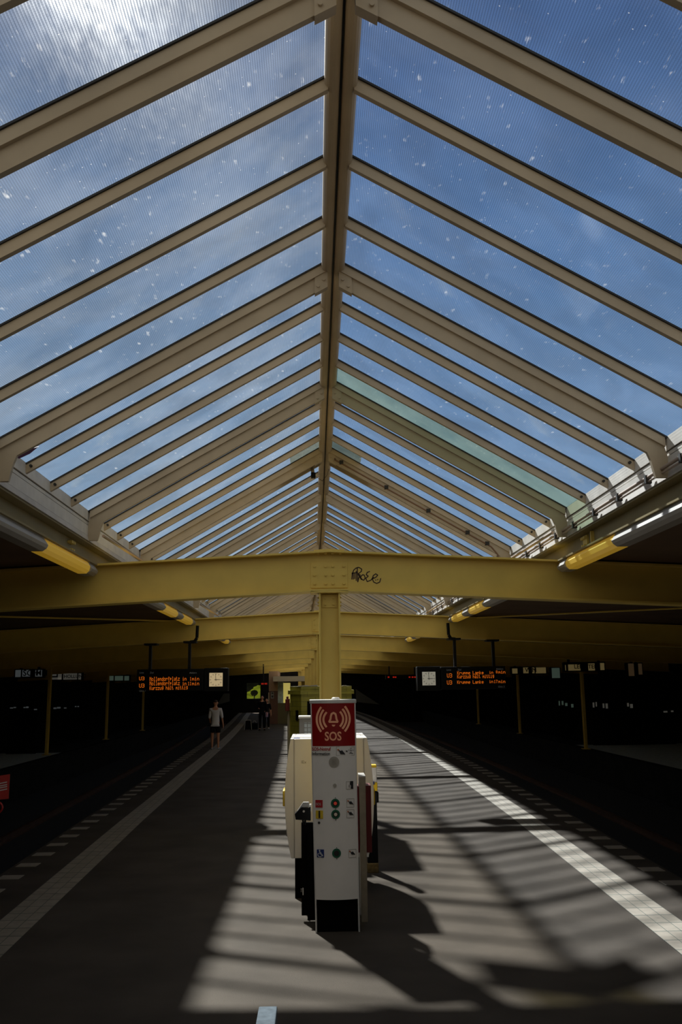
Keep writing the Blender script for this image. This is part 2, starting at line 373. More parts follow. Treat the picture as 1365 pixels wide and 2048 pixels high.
def strip(side, n):
    me = bpy.data.meshes.new('trim_%d' % n); v = []; f = []; uv = []
    y_ = ys(YN, YF, 1.5)
    for y in y_:
        o = cx(y) + side * hw(y); i = cx(y) + side * (hw(y) - .41)
        v += [(min(o, i), y, .004), (max(o, i), y, .004)]
    k = len(y_)
    for q in range(k - 1): f.append((2 * q, 2 * q + 1, 2 * q + 3, 2 * q + 2)); uv += [(0, y_[q] / .303), (3, y_[q] / .303), (3, y_[q + 1] / .303), (0, y_[q + 1] / .303)]
    me.from_pydata(v, [], f); me.materials.append(M['strip_tiles'])
    l = me.uv_layers.new(name='UVMap')
    for q, c in enumerate(uv): l.data[q].uv = c
    o = bpy.data.objects.new('trim_%d' % n, me); C.objects.link(o); struct(o)
strip(-1, 1); strip(1, 2)
for side, n in ((-1, 3), (1, 4)):
    d = MB(); y = 3.5
    y = 11.151 - .79 * 8 if side > 0 else 12.2 - .8 * 9
    while y < 85:
        x = cx(y) + side * (hw(y) + .53)
        d.box((x - .135, y - .12, -.01), (x + .135, y + .12, .006)); y += .79 if side > 0 else .8
    struct(d.build('trim_%d' % n, 'strip_plain' if 'strip_plain' in M else mat('strip_plain', (.30, .26, .21), .6, noise=.15, nscale=4)))

# ---------------- tracks
for side, lab in ((-1, 'left'), (1, 'right')):
    for k, off in enumerate((1.45, 2.9)):
        path = [(cx(y) + side * (hw(y) + .72 + off - .72 + .4), y, -1.0) for y in ys(2, 85, 4)]
        r = MB().sweep([(-.07, 0), (.07, 0), (.07, .02), (.012, .04), (.012, .11), (.036, .12), (.036, .15), (-.036, .15), (-.036, .12), (-.012, .11), (-.012, .04), (-.07, .02)], path).build('track_rail', 'rail_steel')
        tag(r, 'rusty steel rail of the %s track, %s the platform' % (lab, 'next to' if k == 0 else 'farther from'), 'rail')
# side embankments, outer walls, far and near ends
for side, nm in ((-1, 'left'), (1, 'right')):
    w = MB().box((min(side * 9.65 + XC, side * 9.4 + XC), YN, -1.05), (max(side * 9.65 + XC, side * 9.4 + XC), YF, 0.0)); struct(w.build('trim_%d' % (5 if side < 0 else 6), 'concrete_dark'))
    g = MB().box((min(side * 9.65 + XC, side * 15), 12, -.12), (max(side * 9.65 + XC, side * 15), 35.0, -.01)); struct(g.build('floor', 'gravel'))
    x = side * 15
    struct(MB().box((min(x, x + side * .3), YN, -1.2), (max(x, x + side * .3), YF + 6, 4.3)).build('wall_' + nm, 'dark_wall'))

ROOF0 = set(bpy.data.objects)
# opening in the far wall where the sunlit bank shows
oa = at(494, 1366, YF); ob = at(521, 1397, YF)
wf = MB()
wf.box((-17.6, YF, -1.7), (oa.x, YF + .3, 4.2)); wf.box((ob.x, YF, -1.7), (17.6, YF + .3, 4.2)); wf.box((oa.x, YF, -1.7), (ob.x, YF + .3, ob.z)); wf.box((oa.x, YF, oa.z), (ob.x, YF + .3, 4.2))
wf.prism([(-EX - .1, 3.9), (EX + .1, 3.9), (EX + .1, gz(EX)), (0, RIDGE_Z), (-EX - .1, gz(EX))], lambda u, v, w_: (cx(YF) + u, w_, v), YF, YF + .3)
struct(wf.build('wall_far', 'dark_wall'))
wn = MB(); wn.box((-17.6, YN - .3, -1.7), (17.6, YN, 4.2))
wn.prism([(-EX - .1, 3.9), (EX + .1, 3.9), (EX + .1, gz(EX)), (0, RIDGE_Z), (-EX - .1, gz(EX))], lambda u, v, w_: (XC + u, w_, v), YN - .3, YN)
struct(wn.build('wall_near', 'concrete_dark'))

# ---------------- ceiling: dark plank decks either side of the skylight
ce = MB()
for side in (-1, 1):
    y_ = ys(YN, YF, 6)
    for a, b in zip(y_[:-1], y_[1:]):
        def q(y, d, dz): return (cx(y) + side * d if d < 8 else side * 17.5, y, 4.03 - .05 * d + dz)
        lo = [q(a, 3.13, 0), q(a, 17.4, 0), q(b, 17.4, 0), q(b, 3.13, 0)]; hi = [q(a, 3.13, .14), q(a, 17.4, .14), q(b, 17.4, .14), q(b, 3.13, .14)]
        ce.hexa(lo, hi)
def deck_mat():
    m = M['deck']; t = m.node_tree; b = t.nodes['Principled BSDF']
    co = N(t, 'ShaderNodeTexCoord'); wv = N(t, 'ShaderNodeTexWave'); wv.bands_direction = 'X'; wv.inputs['Scale'].default_value = 1.6; wv.wave_profile = 'SAW'
    t.links.new(co.outputs['Object'], wv.inputs['Vector'])
    bp = N(t, 'ShaderNodeBump'); bp.inputs['Strength'].default_value = .5; bp.inputs['Distance'].default_value = .02; t.links.new(wv.outputs['Fac'], bp.inputs['Height']); t.links.new(bp.outputs[0], b.inputs['Normal'])
deck_mat()
struct(ce.build('ceiling', 'deck'))

# ---------------- skylight: glass, bars, rafters
def slope_pt(side, d, y, dz=0.0): return (cx(y) + side * d, y, gz(d) + dz)
winno = 0
for k in range(len(RAFT) - 1):
    y0, y1 = RAFT[k], RAFT[k + 1]
    if y0 > YF - 3 or y0 < YN - 4: continue
    for side in (-1, 1):
        winno += 1
        pw = (y1 - y0) / 4
        groups = {}
        me_v = []; me_f = []; me_uv = []
        mats = ['wired_glass' if side < 0 else 'wired_glass_clean', 'frosted_glass', 'groove', 'dirty_glass']
        midx = []
        for i in range(4):
            a = max(YN, y0 + pw * i); b = y0 + pw * (i + 1)
            if b <= YN: continue
            segs = [(.08, EX, 0)]
            if abs(y0 - RAFT[6]) < .01 and i == 0: segs = [(.08, .80, 2), (.80, EX, 0)]      # opaque vent panel by the ridge
            if abs(y0 - RAFT[4]) < .01 and i == 3 and side > 0: segs = [(.08, EX, 1)]        # milky pane
            if abs(y0 - RAFT[5]) < .01 and i == 3: segs = [(.08, .55, 3), (.55, EX, 0)]
            for d0, d1, mi in segs:
                base = len(me_v); T = .007
                for dz in (0, T):
                    for d, y in ((d0, a), (d1, a), (d1, b), (d0, b)): me_v.append(slope_pt(side, d, y, dz))
                faces = [(0, 1, 2, 3), (4, 5, 6, 7), (0, 1, 5, 4), (1, 2, 6, 5), (2, 3, 7, 6), (3, 0, 4, 7)]
                for fc in faces:
                    me_f.append(tuple(base + q for q in fc)); midx.append(mi)
                    for q in fc:
                        vx = me_v[base + q]; d = (abs(vx[0] - cx(vx[1]))) * sqrt(1 + SLOPE ** 2)
                        me_uv.append((d, vx[1]))
        nm = 'window_%d' % winno
        me = bpy.data.meshes.new(nm); me.from_pydata(me_v, [], me_f)
        for mm in mats: me.materials.append(M[mm])
        l = me.uv_layers.new(name='UVMap')
        for q, c in enumerate(me_uv): l.data[q].uv = c
        for p, mi in zip(me.polygons, midx): p.material_index = mi
        wo_ = bpy.data.objects.new(nm, me); C.objects.link(wo_); struct(wo_)
        for i in (1, 2, 3):
            y = y0 + pw * i
            if y < YN + .05: continue
            g = MB()
            def P(d, yy_, dz): return (cx(y) + side * d, yy_, gz(d) + dz)
            g.hexa([P(.08, y - .02, -.10), P(EX, y - .02, -.10), P(EX, y + .02, -.10), P(.08, y + .02, -.10)], [P(.08, y - .02, -.015), P(EX, y - .02, -.015), P(EX, y + .02, -.015), P(.08, y + .02, -.015)])
            gb = g.build('glazing_bar', 'cream_paint', wo_)
            if y < 45:
                r = MB(); r.hexa([P(.08, y - .034, -.016), P(EX, y - .034, -.016), P(EX, y + .034, -.016), P(.08, y + .034, -.016)], [P(.08, y - .034, -.001), P(EX, y - .034, -.001), P(EX, y + .034, -.001), P(.08, y + .034, -.001)])
                r.build('rubber_seal', 'rubber', gb)
                fb = MB().cyl(P(EX - .05, y - .025, -.06), P(EX - .05, y - .045, -.06), .014, 10)
                fb.build('fixing_bolt', 'groove', gb)
# ridge profile (two rolled halves with a dark slot)
for side, n in ((-1, 7), (1, 8)):
    prof = [(0, 0)]
    pts = []
    for i in range(9):
        a = pi * i / 8
        pts.append((side * (.055 - .048 * cos(a)), -.035 - .045 * sin(a)))
    prof = [(side * .008, .02)] + pts + [(side * .103, .02)]
    struct(MB().sweep(prof, [(cx(y), y, RIDGE_Z - .06) for y in ys(YN, YF, 3)]).build('trim_%d' % n, 'cream_paint'))
struct(MB().sweep([(-.02, -.02), (.02, -.02), (.02, .03), (-.02, .03)], [(cx(y), y, RIDGE_Z - .05) for y in ys(YN, YF, 3)]).build('trim_9', 'rubber'))
tn = 10
for k, y in enumerate(RAFT):
    if y < YN or y > YF: continue
    warm = k in (3,)
    g = MB()
    for side in (-1, 1):
        def P(d, yy_, dz): return (cx(y) + side * d, yy_, gz(d) + dz)
        e = EX - .02
        g.hexa([P(.06, y - .045, -.10), P(e, y - .045, -.10), P(e, y + .045, -.10), P(.06, y + .045, -.10)], [P(.06, y - .045, -.016), P(e, y - .045, -.016), P(e, y + .045, -.016), P(.06, y + .045, -.016)])
        # hanging web that turns down into the eave post
        o_ = [(.05, -.10), (e, -.10), (e + .03, -.2), (EX + .02, 4.07 - gz(EX + .02)), (EX - .115, 4.07 - gz(EX - .115)), (EX - .150, -.285), (EX - .175, -.235), (.05, -.235)]
        g.prism(o_, lambda u, v, w_: (cx(y) + side * u, w_, gz(u) + v), y - .02, y + .02)
        g.prism([(.05, -.09), (.165, -.09), (.165, -.25), (.05, -.25)], lambda u, v, w_: (cx(y) + side * u, w_, gz(u) + v), y - .034, y + .034)
        if y < 30:
            for bu, bv in ((.135, -.20), (.085, -.165)):
                q_ = (cx(y) + side * bu, y - .034, gz(bu) + bv); g.cyl(q_, (q_[0], y - .048, q_[2]), .013, 8)
    struct(g.build('trim_%d' % tn, 'cream_paint')); tn += 1
    s = MB()
    for side in (-1, 1):
        def P(d, yy_, dz): return (cx(y) + side * d, yy_, gz(d) + dz)
        s.hexa([P(.08, y - .058, -.016), P(EX, y - .058, -.016), P(EX, y + .058, -.016), P(.08, y + .058, -.016)], [P(.08, y - .058, -.001), P(EX, y - .058, -.001), P(EX, y + .058, -.001), P(.08, y + .058, -.001)])
    struct(s.build('trim_%d' % tn, 'rubber')); tn += 1

# eave upstands (stacked boards with shadow gaps) and the yellow purlins below
for side, nm in ((-1, 'left'), (1, 'right')):
    path = [(cx(y) + side * EX, y, 0) for y in ys(YN, YF, 3)]
    zt = 4.43
    for (a, b, c_) in ((zt - .12, zt, 0), (zt - .165, zt - .132, .01), (zt - .30, zt - .178, 0)):
        struct(MB().sweep([(side * c_, a), (side * .06, a), (side * .06, b), (side * c_, b)], path).build('trim_%d' % tn, 'white_board')); tn += 1
    struct(MB().sweep([(side * .02, 4.068), (side * .07, 4.068), (side * .07, gz(EX) + .0), (side * .02, gz(EX) - .02)], path).build('trim_%d' % tn, 'groove')); tn += 1
    struct(MB().sweep([(side * -.015, 4.066), (side * .05, 4.066), (side * .05, 4.128), (side * .0, 4.128)], path).build('trim_%d' % tn, 'grey_cream')); tn += 1
    pr = MB().sweep([(side * .0, 4.064), (side * .24, 4.064), (side * .24, 4.045), (side * .130, 4.045), (side * .130, 3.86), (side * .24, 3.86), (side * .24, 3.842), (side * .0, 3.842), (side * .0, 3.86), (side * .115, 3.86), (side * .115, 4.045), (side * .0, 4.045)], path).build('trim_%d' % tn, 'shaded_yellow'); tn += 1
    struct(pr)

# ---------------- beams and columns
ZF = H - H / QS                                      # the platform level before the roof is brought to distance
ORD = ['nearest', 'second', 'third', 'fourth', 'fifth', 'sixth', 'seventh', 'eighth']
def bolt(parent, p, r=.014, m='yellow_paint', d=(0, -1, 0), l=.016):
    p = Vector(p); d = Vector(d)
    b = MB().cyl(p, p + d * l, r, 6); b.cyl(p, p + d * .004, r * 1.35, 12)
    return b.build('bolt', m, parent)
for j, y in enumerate(BEAMS):
    xc = cx(y)
    lab = {0: 'nearest yellow steel roof beam with bolted plate and brown scrawled tag', 1: 'second yellow steel roof beam, carrying both hanging departure boards'}.get(j, '%s yellow steel roof beam counted from the camera' % ORD[j])
    t = thing('roof_beam', lab, 'beam', (xc, y, 3.5), 'yellow cross beams of the platform roof')
    g = MB()
    for side in (-1, 1):
        L = 15.5
        def q(d, z, yo): return (xc + side * d, y + yo, z - .05 * d)
        for z0, z1, ya, yb in ((3.502, 3.525, -.13, .13), (3.985, 4.008, -.13, .13), (3.524, 3.986, -.008, .008)):
            g.hexa([q(0, z0, ya), q(L, z0, ya), q(L, z0, yb), q(0, z0, yb)], [q(0, z1, ya), q(L, z1, ya), q(L, z1, yb), q(0, z1, yb)])
    g.build('girder', 'yellow_paint', t)
    pl = MB().box((xc - .232, y - .022, 3.545), (xc + .232, y - .008, 3.868)).build('joint_plate', 'yellow_paint', t, bevel=.002)
    if j < 3:
        for bz in (3.60, 3.71, 3.82):
            for bx in (-.185, -.045, .045, .185): bolt(pl, (xc + bx, y - .022, bz), .017, l=.022)
    cap = MB().prism([(-.19, 3.998), (0, 4.008), (.19, 3.998), (.19, 4.016), (0, 4.026), (-.19, 4.016)], lambda u, v, w_: (xc + u, w_, v), y - .12, y + .12).build('top_plate', 'yellow_paint', t)
    if j < 2:
        for bx in (-.14, -.045, .045, .14): bolt(cap, (xc + bx, y - .08, 3.985), .018, d=(0, 0, -1), l=.022)
    if j == 0:
        # scrawled tag in marker strokes on the web, right of the plate
        strokes = [
            [(0, 30), (1, 18), (4, 10), (8, 6), (13, 4), (16, 5), (20, 8), (19, 13), (13, 18), (17, 21), (14, 27), (12, 36)],
            [(3, 16), (3, 30)], [(6, 17), (6, 29)], [(9, 12), (9, 33)], [(11, 4), (12, 34)], [(0, 17), (12, 15)],
            [(12, 18), (18, 28), (21, 30)], [(22, 20), (18, 24), (19, 30), (24, 32), (27, 27), (25, 21), (22, 20)],
            [(36, 13), (31, 15), (29, 20), (33, 23), (28, 28), (31, 35), (38, 32), (44, 26)],
            [(40, 29), (48, 26), (52, 21), (48, 18), (43, 22), (41, 29), (44, 36), (50, 39), (56, 36), (58, 28)], [(48, 31), (48, 32.5)], [(52, 30), (52, 31.5)]]
        gm = MB()
        for st in strokes:
            pp = [at(704 + u * 1.0, 1131 + v * .92, y - .0095) for u, v in st]
            for a, b in zip(pp[:-1], pp[1:]):
                d = (b - a).normalized(); nn = Vector((-d.z, 0, d.x)) * .0065; yv = Vector((0, .001, 0)); a2 = a - d * .002; b2 = b + d * .002
                gm.hexa([a2 - nn - yv, b2 - nn - yv, b2 - nn + yv, a2 - nn + yv], [a2 + nn - yv, b2 + nn - yv, b2 + nn + yv, a2 + nn + yv])
        gm.build('graffiti_tag', 'graffiti', t)
    cl = {0: 'nearest yellow steel column, rising behind the red SOS sign', 1: 'second yellow steel column, behind the brick kiosk'}.get(j, '%s yellow steel column along the platform centre' % ORD[j])
    t = thing('steel_column', cl, 'column', (xc, y, ZF), 'yellow columns along the platform centre')
    g = MB(); hwid = .122
    for s_ in (-1, 1): g.box((xc + s_ * hwid - .011, y - .11, ZF), (xc + s_ * hwid + .011, y + .11, 3.475))
    g.box((xc - hwid, y - .006, ZF), (xc + hwid, y + .006, 3.475))
    g.build('shaft', 'yellow_paint', t)
    MB().box((xc - .235, y - .13, 3.475), (xc + .235, y + .13, 3.50)).build('cap_plate', 'yellow_paint', t, bevel=.002)
    MB().box((xc - .2, y - .16, ZF), (xc + .2, y + .16, ZF + .03)).build('base_plate', 'yellow_paint', t)
    if j < 3:
        sp_ = MB().box((xc - .09, y - .02, 3.30), (xc + .09, y - .006, 3.46)).build('splice_plate', 'yellow_paint', t)
        for bz in (3.34, 3.42):
            for bx in (-.05, .05): bolt(sp_, (xc + bx, y - .02, bz), .014, l=.02)
        for s_ in (-1, 1):
            for bz in (3.32, 3.36, 3.42): bolt(t, (xc + s_ * (hwid + .011), y - .05, bz), .011, d=(s_, 0, 0))

# ---------------- strip lights under the purlins
def light(side, ya, yb, lits, lab):
    t = thing('strip_light', lab, 'light', (cx((ya + yb) / 2) + side * 2.98, (ya + yb) / 2, 3.7), 'strip lights under the roof edge')
    X = lambda y: cx(y) + side * 2.98
    prof = [(-.03, .15), (-.03, .17), (.03, .17), (.03, .15), (.07, .13), (.115, .06), (.10, .03), (.06, .0), (-.06, .0), (-.10, .03), (-.115, .06), (-.07, .13)]
    def seg(a, b): return [(X(y), y, 3.705) for y in ys(a, b, 2)]
    cuts = sorted(lits); p = ya
    for a, b in cuts + [(yb, yb)]:
        if a - p > .02: MB().sweep(prof, seg(p, a)).build('housing', 'housing', t)
        p = b
    for a, b in cuts:
        MB().sweep([(-.035, .10), (-.035, .17), (.035, .17), (.035, .10)], seg(a, b)).build('spine', 'housing', t)
        MB().sweep([(-.095, .08), (-.07, .125), (.07, .125), (.095, .08), (.085, .03), (.05, -.005), (-.05, -.005), (-.085, .03)], seg(a, b)).build('diffuser', 'diffuser', t, smooth=False)
    MB().sweep([(-side * .075, .13), (-side * .06, .16), (-side * .01, .172), (-side * .02, .14)], seg(ya, yb)).build('edge_rail', 'rail_white', t)
light(-1, 1.2, 11.17, [(3.2, 5.0), (9.05, 10.85)], 'strip light at the left roof edge, before the nearest beam')
light(1, 1.2, 11.17, [(3.2, 5.0), (9.05, 10.85)], 'strip light at the right roof edge, before the nearest beam')
for j in range(1, 7):
    a, b = BEAMS[j - 1] + .8, BEAMS[j] - .14
    for side, s_ in ((-1, 'left'), (1, 'right')):
        light(side, a, b, [(b - 4.2, b - 2.6), (b - 1.9, b - .35)], 'strip light at the %s roof edge between %s and %s beam' % (s_, ORD[j - 1], ORD[j]))

# clamps on the purlin webs, conduit on the right, diagonal braces
for side, nm in ((-1, 'left'), (1, 'right')):
    t = thing('beam_clamp', 'yellow bolted clamp on the %s roof edge purlin above the lamp' % nm, 'clamp', (XC + side * 2.86, 10.3, 3.9), 'purlin clamps')
    x = XC + side * (EX + .12); g = MB()
    MB().box((x - .045, 10.0, 3.87), (x - .0, 10.02, 4.03)).build('stiffener', 'yellow_paint', t)
    g = MB()
    for yo, zo in ((10.22, 3.99), (10.28, 3.99), (10.34, 3.99), (10.24, 3.90), (10.32, 3.90)): g.cyl((x - side * .0, yo, zo), (x - side * .06, yo, zo), .018, 8)
    g.box((x - .03, 10.2, 3.875), (x + .0, 10.36, 4.02)); g.build('clamp_body', 'yellow_paint', t)
for j in (0, 1):
    for side, nm in ((-1, 'left'), (1, 'right')):
        y = BEAMS[j]
        b = MB().cyl((cx(y) + side * 2.72, y - .55, 4.14), (cx(y) + side * 2.45, y + .5, 3.98), .018, 8).build('brace_rod', 'pipe')
        tag(b, 'thin diagonal brace rod above the %s beam at the %s roof edge' % (ORD[j], nm), 'rod')
t = thing('cable_conduit', 'brownish conduit pipe clipped along the right skylight edge', 'pipe', (XC + EX - .05, 10, 4.12))
pth = [(cx(y) + EX - .06, y, 4.145) for y in ys(1.5, 40, 3)]
MB().tube(pth, .016, 10).build('pipe', 'pipe', t)
MB().tube([(p_[0] - .0, p_[1], p_[2] - .038) for p_ in pth], .009, 8).build('cable', 'pipe', t)
yk = 4.7
while yk < 30:
    MB().box((cx(yk) + EX - .085, yk - .02, 4.09), (cx(yk) + EX - .03, yk + .02, 4.165)).build('clip', 'groove', t); yk += .78
# copper-brown pipe down the fourth rafter on the right, with clips
y = RAFT[6] - .07
t = thing('rafter_pipe', 'rusty brown pipe clipped down a right rafter from the ridge', 'pipe', (XC + .3, y, gz(.3) - .2))
pp = [(cx(y) + .14, y + .1, gz(.14) - .13), (cx(y) + .16, y - .03, gz(.16) - .19), (cx(y) + EX - .32, y - .03, gz(EX - .32) - .19), (cx(y) + EX - .22, y - .03, gz(EX - .22) - .26), (cx(y) + EX - .21, y - .03, 4.1)]
MB().tube(pp, .013, 8).build('pipe', 'copper_pipe', t)
for d in (.25, .95, 1.6, 2.2, 2.5): MB().box((cx(y) + d - .03, y - .055, gz(d) - .20), (cx(y) + d + .03, y - .0, gz(d) - .145)).build('clip', 'groove', t)
# small camera / smoke-vent drive by the ridge
t = thing('vent_motor', 'small black vent motor on a grey arm left of the ridge', 'motor', (cx(14.4), 14.4, 5.8))
q0 = at(622, 926, 14.2); q1 = at(626, 944, 14.0)
MB().cyl(q0 + Vector((0, .1, .08)), q1, .028, 8).build('arm', 'cream_paint', t)
MB().cbox(at(627, 951, 14.0), (.075, .09, .085)).build('motor_box', 'black_plastic', t, bevel=.006)
MB().tube([at(632, 953, 14.0), at(645, 962, 14.05), at(655, 950, 14.1), at(658, 938, 14.1)], .003, 6).build('wire', 'black_plastic', t)
# small dark purple patch just under the glass at the far left
def on_left_glass(px, py):
    d = _f + R_ * ((px - CX) / F) - U_ * ((py - CY) / F)
    k_ = (RIDGE_Z - SLOPE * XC - H) / (d.z - SLOPE * d.x); return Vector((d.x * k_, d.y * k_, H + d.z * k_ - .012))
q = [on_left_glass(*p_) for p_ in ((26, 913), (50, 899), (77, 891), (60, 905), (36, 916))]
fm = MB(); fm.add([p_ for p_ in q] + [p_ + Vector((0, .012, .01)) for p_ in q], [(4, 3, 2, 1, 0), (5, 6, 7, 8, 9)] + [(i, (i + 1) % 5, 5 + (i + 1) % 5, 5 + i) for i in range(5)])
tag(fm.build('purple_patch', 'purple', None), 'small dark purple patch just under the left skylight glass', 'scrap')

# ---------------- departure boards
FONT = {
 'A': '01110 10001 10001 11111 10001 10001 10001', 'K': '10001 10010 10100 11000 10100 10010 10001', 'N': '10001 11001 10101 10011 10001 10001 10001',
 'L': '10000 10000 10000 10000 10000 10000 11111', 'U': '10001 10001 10001 10001 10001 10001 01110', '3': '11110 00001 00001 01110 00001 00001 11110',
 '1': '00100 01100 00100 00100 00100 00100 01110', '7': '11111 00001 00010 00100 00100 00100 00100', '8': '01110 10001 10001 01110 10001 10001 01110',
 'o': '00000 00000 01110 10001 10001 10001 01110', 'l': '01100 00100 00100 00100 00100 00100 01110', 'e': '00000 00000 01110 10001 11111 10000 01110',
 'n': '00000 00000 10110 11001 10001 10001 10001', 'd': '00001 00001 01101 10011 10001 10001 01111', 'r': '00000 00000 10110 11001 10000 10000 10000',
 'f': '00110 01001 01000 11100 01000 01000 01000', 'p': '00000 00000 11110 10001 11110 10000 10000', 'a': '00000 00000 01110 00001 01111 10001 01111',
 't': '01000 01000 11100 01000 01000 01001 00110', 'z': '00000 00000 11111 00010 00100 01000 11111', 'i': '00100 00000 01100 00100 00100 00100 01110',
 'm': '00000 00000 11010 10101 10101 10001 10001', 'u': '00000 00000 10001 10001 10001 10011 01101', 'g': '00000 01111 10001 10001 01111 00001 01110',
 'h': '10000 10000 10110 11001 10001 10001 10001', 'ä': '01010 00000 01110 00001 01111 10001 01111', 'k': '10000 10000 10010 10100 11000 10100 10010', ' ': '00000 ' * 7}
def dots(lines, name, parent, Y, mname='led'):
    "lines: (text, x left, x right, z top, z bottom)"
    g = MB()
    for txt, xl, xr, zt, zb in lines:
        n = len(txt); cw = (xr - xl) / (n * 6 - 1); chh = (zt - zb) / 7
        for i, ch in enumerate(txt):
            rows = FONT.get(ch, FONT[' ']).split()
            for r, row in enumerate(rows):
                for c, bit in enumerate(row):
                    if bit == '1':
                        x = xl + (i * 6 + c) * cw; z = zt - r * chh
                        g.box((x + cw * .06, Y - .003, z - chh * .94), (x + cw * .94, Y, z - chh * .06))
    return g.build(name, mname, parent)
def clock(t, x0, x1, zt, zb, Y, fm):
    bx = MB().box((x0, Y, zb), (x1, Y + .32, zt)).build('clock_case', 'black_plastic', t, bevel=.008)
    cxk, cz = (x0 + x1) / 2, (zt + zb) / 2; h = .148
    f = MB().box((cxk - h, Y - .006, cz - h), (cxk + h, Y, cz + h)).build('clock_face', fm, t, bevel=.004)
    mk = MB()
    for i in range(60):
        a = 2 * pi * i / 60; big = i % 5 == 0
        r0_, r1_, w = (.108, .138, .008) if big else (.131, .138, .0025)
        d = Vector((sin(a), 0, cos(a))); n_ = Vector((cos(a), 0, -sin(a))) * w / 2; o = Vector((cxk, Y - .009, cz)); yv = Vector((0, .003, 0))
        p, q = o + d * r0_, o + d * r1_
        mk.hexa([p - n_, p + n_, p + n_ + yv, p - n_ + yv], [q - n_, q + n_, q + n_ + yv, q - n_ + yv])
    mk.build('dial_marks', 'print_black', f)
    for nm, a, l, w in (('hour_hand', radians(89.5), .10, .014), ('minute_hand', radians(-6 if fm.endswith('warm') else -4), .132, .010)):
        d = Vector((sin(a), 0, cos(a))); n_ = Vector((cos(a), 0, -sin(a))) * w / 2; o = Vector((cxk, Y - .013, cz)); yv = Vector((0, .003, 0)); p = o - d * .03; q = o + d * l
        MB().hexa([p - n_, p + n_, p + n_ + yv, p - n_ + yv], [q - n_ * .6, q + n_ * .6, q + n_ * .6 + yv, q - n_ * .6 + yv]).build(nm, 'print_black', f)
def board(side, lab):
    Y = 20.28
    if side < 0: x0, x1, cxx, zt, zb, fm = -3.93, -2.47, (-2.455, -1.93), 2.735, 2.26, 'clock_face_warm'
    else: x0, x1, cxx, zt, zb, fm = 2.80, 4.245, (2.27, 2.785), 2.71, 2.215, 'clock_face_cool'
    t = thing('departure_board', lab, 'sign', ((x0 + x1) / 2, Y, zb), 'hanging departure boards')
    MB().box((x0, Y, zb), (x1, Y + .3, zt)).build('display_case', 'black_plastic', t, bevel=.008)
    clock(t, cxx[0], cxx[1], zt + .012, zb - .02, Y, fm)
    def px(x_, y_): return at(x_, y_, Y - .004)
    if side < 0:
        Ls = [('Nollendorfplatz', 299.5, 1354, 359.5, 1361.5, ), ('in', 365, 1354, 373, 1361), ('1', 380, 1354, 383, 1361), ('min', 384.5, 1354, 398.5, 1361),
              ('Nollendorfplatz', 299.5, 1363, 359.5, 1370.2), ('in', 365, 1363.5, 373, 1370.5), ('11', 376, 1363.5, 383, 1370.5), ('min', 384.5, 1363.5, 398.5, 1370.5), ('Kurzzug hält mittig', 299.5, 1372.3, 375.5, 1379)]
        U = [(278.5, 1353.5, 289, 1360.5), (278.5, 1367.5, 289, 1375)]
        caps = [('Linie', 279, 1347), ('Ziel', 300, 1347), ('Abfahrt', 379, 1347.3), ('Gleis 1', 278.5, 1383.5)]
    else:
        Ls = [('Krumme Lanke', 915, 1342.5, 968, 1348.5), ('in', 979, 1342, 987, 1347.5), ('8', 992.5, 1341, 996, 1346.5), ('min', 997.5, 1341, 1011.5, 1347), ('Kurzzug hält mittig', 915, 1349.5, 989, 1356),
              ('Krumme Lanke', 915, 1361, 968, 1367), ('in', 979, 1360, 987, 1366), ('17', 988.5, 1360, 996, 1366), ('min', 997.5, 1360, 1011.5, 1366)]
        U = [(894.5, 1347, 905, 1355), (894.5, 1361, 905, 1369)]
        caps = [('Linie', 894, 1341.5), ('Ziel', 916, 1341), ('Abfahrt', 993, 1339.5), ('Gleis 2', 997, 1375)]
    def cv(l):
        a = px(l[1], l[2]); b = px(l[3], l[4]); return (l[0], a.x, b.x, a.z, b.z)
    dots([cv(l) for l in Ls], 'led_text', t, Y)
    dots([cv(('U3',) + u) for u in U], 'line_number', t, Y)
    for txt, x_, y_ in caps:
        p = px(x_, y_); text_mesh('caption', txt, .052, 'caption', t, (p.x, Y - .002, p.z))
    for px_, top in ((301, 0), (379.5, 0)) if side < 0 else ((987.5, 0), (910.5, 0)):
        p = at(px_, 1320, Y + .15); xx = p.x; zb_ = 3.50 - .05 * abs(xx - XC)
        MB().box((xx - .03, Y + .10, zt - .01), (xx + .03, Y + .19, zb_ + .0)).build('hanger_post', 'black_steel', t)
        MB().box((xx - .14, Y + .08, zb_ - .04), (xx + .14, Y + .40, zb_ + .0)).build('hanger_foot', 'black_steel', t)
    # feed cable in front of the beam
    xx = at(395 if side < 0 else 897, 1260, Y + .1).x
    MB().tube([(xx, Y + .12, 3.69), (xx + .01 * side, Y + .12, 3.42), (xx + side * .06, Y + .12, 3.34), (xx + side * .16, Y + .13, 3.33)], .035, 8).build('feed_cable', 'black_plastic', t)
board(-1, 'hanging black departure board with clock, left of the platform, towards Nollendorfplatz')
board(1, 'hanging black departure board with clock, right of the platform, towards Krumme Lanke')

shrink([o for o in bpy.data.objects if o not in ROOF0])
